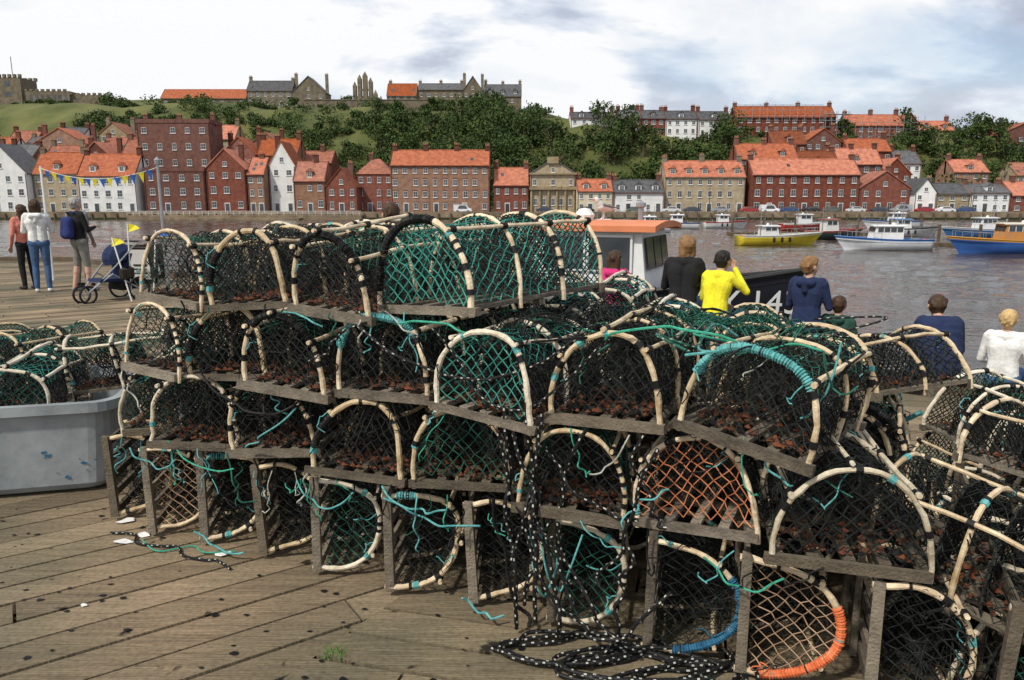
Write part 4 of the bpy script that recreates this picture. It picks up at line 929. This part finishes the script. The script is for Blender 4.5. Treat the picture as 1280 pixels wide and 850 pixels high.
# ------------------------------------------------------------------ people
skin=mat('skin',(.5,.3,.22),.6,.06,8); M_dark=mat('eye_dark',(.02,.015,.01),.4); M_lip=mat('lips',(.4,.16,.13),.5)
def cloth(n,c): return mat('cloth_'+n,c,.9,.25,7,bump=1.0,bscale=9)
def capmesh(b,p0,r0,p1,r1):
    p0=Vector(p0);p1=Vector(p1); d=p1-p0
    if d.length<1e-5: d=Vector((0,0,1)); p1=p0+d*1e-4
    u=d.normalized(); pts=[];rs_=[]
    for k in range(5):
        a=math.pi/2*(1-k/4.0); pts.append(p0-u*r0*math.sin(a)); rs_.append(max(1e-4,r0*math.cos(a)))
    for k in range(5):
        a=math.pi/2*k/4.0; pts.append(p1+u*r1*math.sin(a)); rs_.append(max(1e-4,r1*math.cos(a)))
    b.tube(pts,rs_,0,12)
def person(name,loc,yaw,sc=1.0,top=None,legs=None,hairm=None,shoe=None,pose='stand',hair='short',seat=.45,lean=0,arms='rest',shorts=False,hood=False,pack=None,vox=.0085,stride=.0,headturn=0,puffy=1.0):
    S=[]; SK,TP,LG,HR,SH,EY,LP,PK=range(8)
    def c(p0,r0,p1,r1,l): S.append((Vector(p0),r0,Vector(p1),r1,l))
    if pose=='stand': pz=.92
    else: pz=seat/sc+.10
    hipx=.085
    def T(p):
        q=Vector(p); a=-lean*(q.z-pz)/.55 if q.z>pz else 0
        dz=q.z-pz; return Vector((q.x,q.y-0+math.sin(-a)*dz,pz+dz*math.cos(a))) if q.z>pz else q
    sh=pz+.50
    c((-hipx,0,pz),.10,(hipx,0,pz),.10,LG)
    for s_ in (-1,1):
        c(T((s_*.065,0,pz+.06)),.10*puffy,T((s_*.06,0,pz+.22)),.092*puffy,TP); c(T((s_*.06,0,pz+.22)),.092*puffy,T((s_*.085,.0,sh-.12)),.108*puffy,TP)
        c(T((s_*.08,-.005,sh-.1)),.10*puffy,T((s_*.15,0,sh)),.06*puffy,TP); c(T((0,0,sh)),.07,T((s_*.155,0,sh-.01)),.06*puffy,TP)
        if puffy>1.1:
            for q in range(6): c(T((s_*.05,0,pz+.05+q*.075)),.118*puffy,T((s_*.08,0,pz+.05+q*.075)),.118*puffy,TP)
        if pose=='stand':
            st=stride*s_; kn=(s_*.095,.03+st*.5,.50); an=(s_*.10,-.02+st,.09); hp=(s_*hipx,0,pz-.02)
        else:
            hp=(s_*hipx,.02,pz-.01); kn=(s_*.11,.44,pz+.02); an=(s_*.11,.44+.05,max(.08,pz-.42) if seat>.3 else pz-.44)
        if shorts:
            c(hp,.085,kn,.062,LG); c(kn,.052,an,.036,SK); m_=Vector(kn).lerp(Vector(an),.35); c(kn,.05,m_,.055,SK)
        else:
            c(hp,.088,kn,.06,LG); m_=Vector(kn).lerp(Vector(an),.35); c(kn,.058,m_,.058,LG); c(m_,.058,an,.045,LG)
        a=Vector(an); c(a+Vector((0,-.02,-.045)),.038,a+Vector((s_*.015,.15,-.055)),.032,SH)
        shp=T((s_*.175,0,sh-.02))
        if arms=='rest' or (arms=='phone' and s_<0) or (arms=='brace'and s_<0):
            if pose=='stand': el=Vector((s_*.235,-.03,sh-.30)); wr=Vector((s_*.22,.10,sh-.53))
            else: el=shp+Vector((s_*.06,.05,-.28)); wr=Vector((s_*.08,.28,pz+.12))
        elif arms=='phone': el=shp+Vector((s_*.12,.14,-.16)); wr=shp+Vector((-s_*.04,.13,.10))
        elif arms=='brace': el=shp+Vector((s_*.09,-.05,-.27)); wr=Vector((s_*.26,-.06,pz-.02))
        elif arms=='fold': el=shp+Vector((s_*.06,.06,-.27)); wr=shp+Vector((-s_*.06,.26,-.22))
        elif arms=='push': el=shp+Vector((s_*.03,.08,-.27)); wr=shp+Vector((-s_*.02,.36,-.36))
        c(shp,.055*puffy,el,.043*puffy,TP); c(el,.043*puffy,wr,.031*puffy,TP)
        d=(wr-el).normalized(); sd_=d.cross(Vector((0,1,0) if abs(d.y)<.8 else (0,0,1))).normalized(); fw=d.cross(sd_)
        pm=wr+d*.075
        c(wr,.025,wr+d*.02,.026,SK)
        for q in (-1,1): c(wr+d*.02+sd_*q*.012,.018,pm+sd_*q*.022,.016,SK)
        for i,(o_,ln) in enumerate(((-.033,.06),(-.011,.073),(.011,.068),(.033,.052))):
            a0=pm+sd_*o_; a1=a0+d*ln*.55+fw*.008; a2=a1+d*ln*.4+fw*.025; c(a0,.0105,a1,.0095,SK); c(a1,.0095,a2,.008,SK)
        t0=wr+d*.03-sd_*.025; t1=t0+d*.03-sd_*.025+fw*.01; c(t0,.013,t1,.011,SK); c(t1,.011,t1+d*.028+fw*.01,.009,SK)
    nk=T((0,0,sh+.02)); hc=T((0,.015,sh+.17))
    c(nk,.05,hc+Vector((0,-.01,-.05)),.045,SK)
    ca,sa=math.cos(headturn),math.sin(headturn)
    def Hd(x,y,z): return hc+Vector((x*ca-y*sa,x*sa+y*ca,z))
    c(Hd(0,-.012,.03),.082,Hd(0,.015,.03),.078,SK); c(Hd(0,.02,.0),.066,Hd(0,.035,-.065),.046,SK); c(Hd(-.03,.03,-.02),.045,Hd(.03,.03,-.02),.045,SK)
    c(Hd(0,.092,.015),.009,Hd(0,.108,-.018),.013,SK)
    for s_ in (-1,1):
        c(Hd(s_*.083,-.005,.01),.016,Hd(s_*.082,-.005,-.015),.011,SK); c(Hd(s_*.031,.084,.018),.0105,Hd(s_*.033,.084,.018),.0105,EY)
    c(Hd(-.018,.082,-.048),.008,Hd(.018,.082,-.048),.008,LP)
    if hair!='bald':
        c(Hd(0,-.03,.052),.086,Hd(0,.0,.06),.083,HR); c(Hd(0,-.04,.02),.084,Hd(0,-.035,-.02),.068,HR)
        for s_ in (-1,1): c(Hd(s_*.03,.05,.09),.03,Hd(s_*.06,.0,.05),.034,HR)
        hr_=random.Random(int(loc[0]*100))
        for q in range(16):
            a=hr_.uniform(0,6.28); zz=hr_.uniform(-.02,.12); r_=math.sqrt(max(0,.085**2-(zz-.05)**2)); y_=-.03+r_*math.sin(a)
            if y_>.04 and zz<.08: continue
            c(Hd(r_*math.cos(a),y_,zz),.014,Hd(r_*math.cos(a)*1.08,y_*1.05-.01,zz-.03),.009,HR)
    if hair=='long':
        for s_ in (-1,0,1): c(Hd(s_*.045,-.045,0),.058,Hd(s_*.05,-.065,-.16),.04,HR)
    if hair=='bob':
        for s_ in (-1,0,1): c(Hd(s_*.05,-.03,0),.055,Hd(s_*.055,-.04,-.08),.045,HR)
    if hood:
        c(T((-.06,-.09,sh+.0)),.055,T((.06,-.09,sh+.0)),.055,TP); c(T((0,-.09,sh-.03)),.05,T((0,-.1,sh-.09)),.035,TP)
    if pack:
        c(T((-.05,-.19,sh-.36)),.09,T((-.05,-.17,sh-.12)),.08,PK); c(T((.05,-.19,sh-.36)),.09,T((.05,-.17,sh-.12)),.08,PK)
        for s_ in (-1,1): c(T((s_*.1,-.1,sh+.03)),.022,T((s_*.1,.09,sh-.05)),.022,PK)
    b=MB()
    for s_ in S: capmesh(b,*s_[:4])
    me=b.mesh(name,[]); tmp=mk('tmp',me)
    md=tmp.modifiers.new('r','REMESH'); md.mode='VOXEL'; md.voxel_size=vox; md.use_smooth_shade=True
    sm=tmp.modifiers.new('s','SMOOTH'); sm.iterations=2; sm.factor=.5
    dg=bpy.context.evaluated_depsgraph_get(); me2=bpy.data.meshes.new_from_object(tmp.evaluated_get(dg)); bpy.data.objects.remove(tmp)
    n=len(me2.polygons); C=np.zeros(n*3); me2.polygons.foreach_get('center',C); C=C.reshape(-1,3); best=np.full(n,1e9); lab=np.zeros(n,int)
    for p0,r0,p1,r1,l in S:
        a=np.array(p0);d=np.array(p1)-a; L2_=max(d@d,1e-9); t=np.clip(((C-a)@d)/L2_,0,1); ds=np.linalg.norm(C-a-t[:,None]*d,axis=1)-(r0+(r1-r0)*t)
        if l in(EY,LP): ds-=.003
        k=ds<best; best[k]=ds[k]; lab[k]=l
    me2.materials.clear()
    for m_ in (skin,top,legs,hairm,shoe or M_dark,M_dark,M_lip,pack or top): me2.materials.append(m_)
    me2.polygons.foreach_set('material_index',lab.astype(np.int32)); me2.polygons.foreach_set('use_smooth',[True]*n); me2.name=name
    o=mk(name,me2); o.location=loc; o.rotation_euler=(0,0,yaw); o.scale=(sc,)*3
    return o
navy=cloth('navy',(.015,.025,.07)); blk=cloth('black',(.012,.012,.013)); yel=cloth('yellow',(.75,.68,.03)); pink=cloth('pink',(.55,.03,.16)); wht=cloth('white',(.7,.7,.68)); blue=cloth('blue',(.02,.07,.2)); grn=cloth('dark_green',(.02,.06,.045)); gry=cloth('grey',(.2,.2,.2)); jean=cloth('denim',(.05,.1,.2)); sho=cloth('khaki',(.2,.19,.16)); bpk=cloth('backpack',(.02,.03,.12)); pk2=cloth('salmon',(.6,.2,.15))
hb_=mat('hair_brown',(.05,.025,.012),.6,.3,30); hbl=mat('hair_blond',(.5,.34,.15),.6,.3,30); hbk=mat('hair_black',(.015,.012,.01),.6,.3,30); hgr=mat('hair_grey',(.3,.28,.26),.6,.3,30); hsb=mat('hair_sandy',(.22,.12,.05),.6,.3,30)
EN=math.atan2(.74,.67)-math.pi/2
yw=EN
person('woman',(1.97,8.55,0),yw+.3,1.02,blk,jean,hsb,pose='sit',seat=.50,hair='bob',lean=.1,arms='fold',headturn=.6)
person('man',(2.28,8.30,0),yw-.1,.94,yel,jean,hbk,pose='sit',seat=.42,arms='phone',lean=.14)
person('girl',(1.22,8.85,0),yw+.2,.86,pink,jean,hb_,pose='sit',seat=.45,hair='long',hood=True)
person('boy',(3.08,7.70,0),yw,.88,navy,jean,hsb,pose='sit',seat=.45,hood=True,arms='fold',headturn=-.5,puffy=1.06)
person('child',(3.38,7.63,0),yw,.80,grn,jean,hb_,pose='sit',seat=.12,hood=True)
person('woman',(4.10,6.98,0),yw+.5,.92,navy,jean,hb_,pose='sit',seat=.12,puffy=1.2,hood=True,lean=.3,arms='rest')
person('child',(4.50,6.66,0),yw,.80,wht,jean,hbl,pose='sit',seat=.12,arms='brace')
person('woman',(-9.35,14.8,0),R(25),1.06,wht,jean,hb_,hair='bob',hood=True,arms='fold',shoe=wht)
person('man',(-9.12,15.8,0),R(-10),1.08,gry,sho,hgr,arms='rest')
person('man',(-8.62,14.9,0),R(-30),1.08,blk,sho,hgr,shorts=True,pack=bpk,arms='fold',shoe=gry,stride=.08)
person('woman',(-9.95,15.3,0),R(60),1.0,pk2,blk,hb_,hair='long')
person('man',(-1.28,8.0,0),R(10),1.04,blk,jean,hb_)
b=MB(); a0=Vector((.7,9.15)); a1=Vector((3.5,7.35)); d=(a1-a0); Lb=d.length; an=math.atan2(d.y,d.x)
for o_ in (-.15,0,.15): b.box((0,o_,.42),(Lb,.13,.05),0,j=.003)
for x in np.linspace(-Lb/2+.3,Lb/2-.3,4):
    b.box((x,0,.36),(.08,.44,.07),0); b.box((x,-.16,.16),(.08,.08,.33),0); b.box((x,.16,.16),(.08,.08,.33),0)
o=b.obj('timber_bench',[M_wood]); m_=(a0+a1)/2; o.location=(m_.x,m_.y,0); o.rotation_euler=(0,0,an)
# gull on wheelhouse
b=MB()
S=[((0,-.12,.2),.05,(0,.05,.24),.075),((0,.05,.24),.075,(0,.13,.33),.04),((0,.13,.33),.045,(0,.15,.36),.042),((0,-.12,.2),.04,(0,-.28,.19),.012),((.02,0,.02),.008,(.02,0,.2),.012),((-.02,0,.02),.008,(-.02,0,.2),.012),((.02,0,.01),.01,(.02,.05,.005),.008),((-.02,0,.01),.01,(-.02,.05,.005),.008)]
for s_ in S: capmesh(b,*s_)
nf=len(b.f); capmesh(b,(0,.18,.36),.014,(0,.235,.345),.005)
for i in range(nf,len(b.f)): b.m[i]=1
nf=len(b.f)
for s_ in (-1,1): capmesh(b,(s_*.06,.04,.27),.03,(s_*.035,-.24,.22),.012)
for i in range(nf,len(b.f)): b.m[i]=2
o=b.obj('seagull',[M_white,M_worange,gry],smooth=True)
px0=-L_/2+L_*.70; o.location=(cxb+math.cos(d_)*px0,cyb+math.sin(d_)*px0,1.46); o.rotation_euler=(0,0,R(120))

# pushchair
e=empty('pushchair',(-7.35,13.6,0),R(150)); b=MB()
for (x,y,r_) in ((-.3,-.35,.2),(.3,-.35,.2),(-.1,.5,.15),(.1,.5,.15)):
    ring=[(x,y+r_*math.cos(a),r_+r_*math.sin(a)) for a in np.linspace(0,2*math.pi,21)]; b.tube(ring,.022,0,6,cap=False)
    for a in np.linspace(0,2*math.pi,7)[:-1]: b.tube([(x,y,r_),(x,y+r_*math.cos(a),r_+r_*math.sin(a))],.005,1,4)
for s_ in (-1,1):
    b.tube([(s_*.3,-.35,.2),(s_*.24,.1,.5),(s_*.12,.5,.2)],.014,1,6); b.tube([(s_*.12,.5,.18),(s_*.22,.0,.65),(s_*.24,-.35,.98),(s_*.24,-.5,1.05)],.014,1,6)
b.tube([(-.24,-.5,1.05),(.24,-.5,1.05)],.02,0,6); b.tube([(-.3,-.35,.2),(.3,-.35,.2)],.014,1,6)
b.add([(-.2,.3,.42),(.2,.3,.42),(.2,-.1,.40),(-.2,-.1,.40),(-.2,-.28,.85),(.2,-.28,.85),(-.2,.32,.36),(.2,.32,.36),(-.2,-.15,.34),(.2,-.15,.34),(-.2,-.34,.84),(.2,-.34,.84)],[(0,1,2,3),(3,2,5,4),(7,6,8,9),(9,8,10,11),(0,6,7,1),(0,3,8,6),(1,7,9,2),(3,4,10,8),(2,9,11,5)],2)
hd=[]
for i in range(7):
    a=R(-20+i*22)
    for j in range(7):
        t=j/6*math.pi; hd.append((.24*math.cos(t),-.25+.3*math.sin(t)*math.sin(a)+.05,.75+.3*math.sin(t)*math.cos(a)))
b.add(hd,[(i*7+j,i*7+j+1,(i+1)*7+j+1,(i+1)*7+j) for i in range(6) for j in range(6)],2)
b.box((0,-.25,.28),(.4,.35,.2),3,j=.02)
b.obj('frame_and_seat',[M_tyre,M_steel,navy,blk],e)
for x,y,a in ((-8.6,16.6,.2),(-8.0,16.2,-.1),(-8.3,17.2,.0)):
    b=MB()
    for s_ in (-1,1):
        Mr=Matrix.Rotation(s_*.22,4,'X'); b.box((0,s_*-.12,.42),(.5,.03,.8),0,M=Mr); b.box((0,s_*-.14,.44),(.42,.012,.66),1,M=Mr)
        for q in range(5): b.box((0,s_*(-.15-.0),.25+q*.09),(.3,.012,.03),0,M=Mr)
    o=b.obj('sandwich_board_sign',[M_dark,M_white]); o.location=(x,y,0); o.rotation_euler=(0,0,a)
M_by=mat('flag_yellow',(.7,.6,.03),.8); M_bb=mat('flag_blue',(.03,.12,.4),.8)
b=MB(); b.tube([(0,0,0),(0,0,2.45)],[.035,.025],0,8); b.lathe((0,0,2.45),[(.05,0),(.06,.08),(0,.14)],0,8); o=b.obj('flagpole',[M_steel]); o.location=(-6.5,14,0)
b=MB(); A_=Vector((-6.5,14,2.4)); Bv=Vector((-10.5,17,2.5)); pts=[]
for i in range(17):
    t=i/16; p=A_.lerp(Bv,t); p.z-=.22*4*t*(1-t); pts.append(p)
    if i: 
        dx=rs.uniform(-.03,.03); b.add([(p.x-.06,p.y,p.z),(p.x+.06,p.y,p.z),(p.x+dx,p.y+.04,p.z-.19)],[(0,1,2)],1+i%2)
b.tube(pts,.005,0,4); b.tube([(-10.5,17,0),(-10.5,17,2.55)],[.03,.025],0,8); b.obj('bunting',[M_white,M_by,M_bb])
for i,(x,y,dx) in enumerate(((-6.9,13.4,-.25),(-6.6,13.6,.15),(-7.05,13.7,.05))):
    zt=1.15+.12*i
    b=MB(); b.tube([(0,0,0),(dx,0,zt)],.012,0,6); b.add([(dx,0,zt),(dx+.13,.03,zt-.03),(dx+.22,.0,zt-.09),(dx+.1,-.02,zt-.13),(dx-.02,0,zt-.16)],[(0,1,2,3,4)],1); b.lathe((dx*.4,0,.5),[(0,-.12),(.07,-.08),(.07,.08),(0,.12)],2,10)
    o=b.obj('marker_flag',[M_white,M_by if i!=1 else M_bb,M_dark]); o.location=(x,y,0)
print('objects',len(bpy.data.objects))
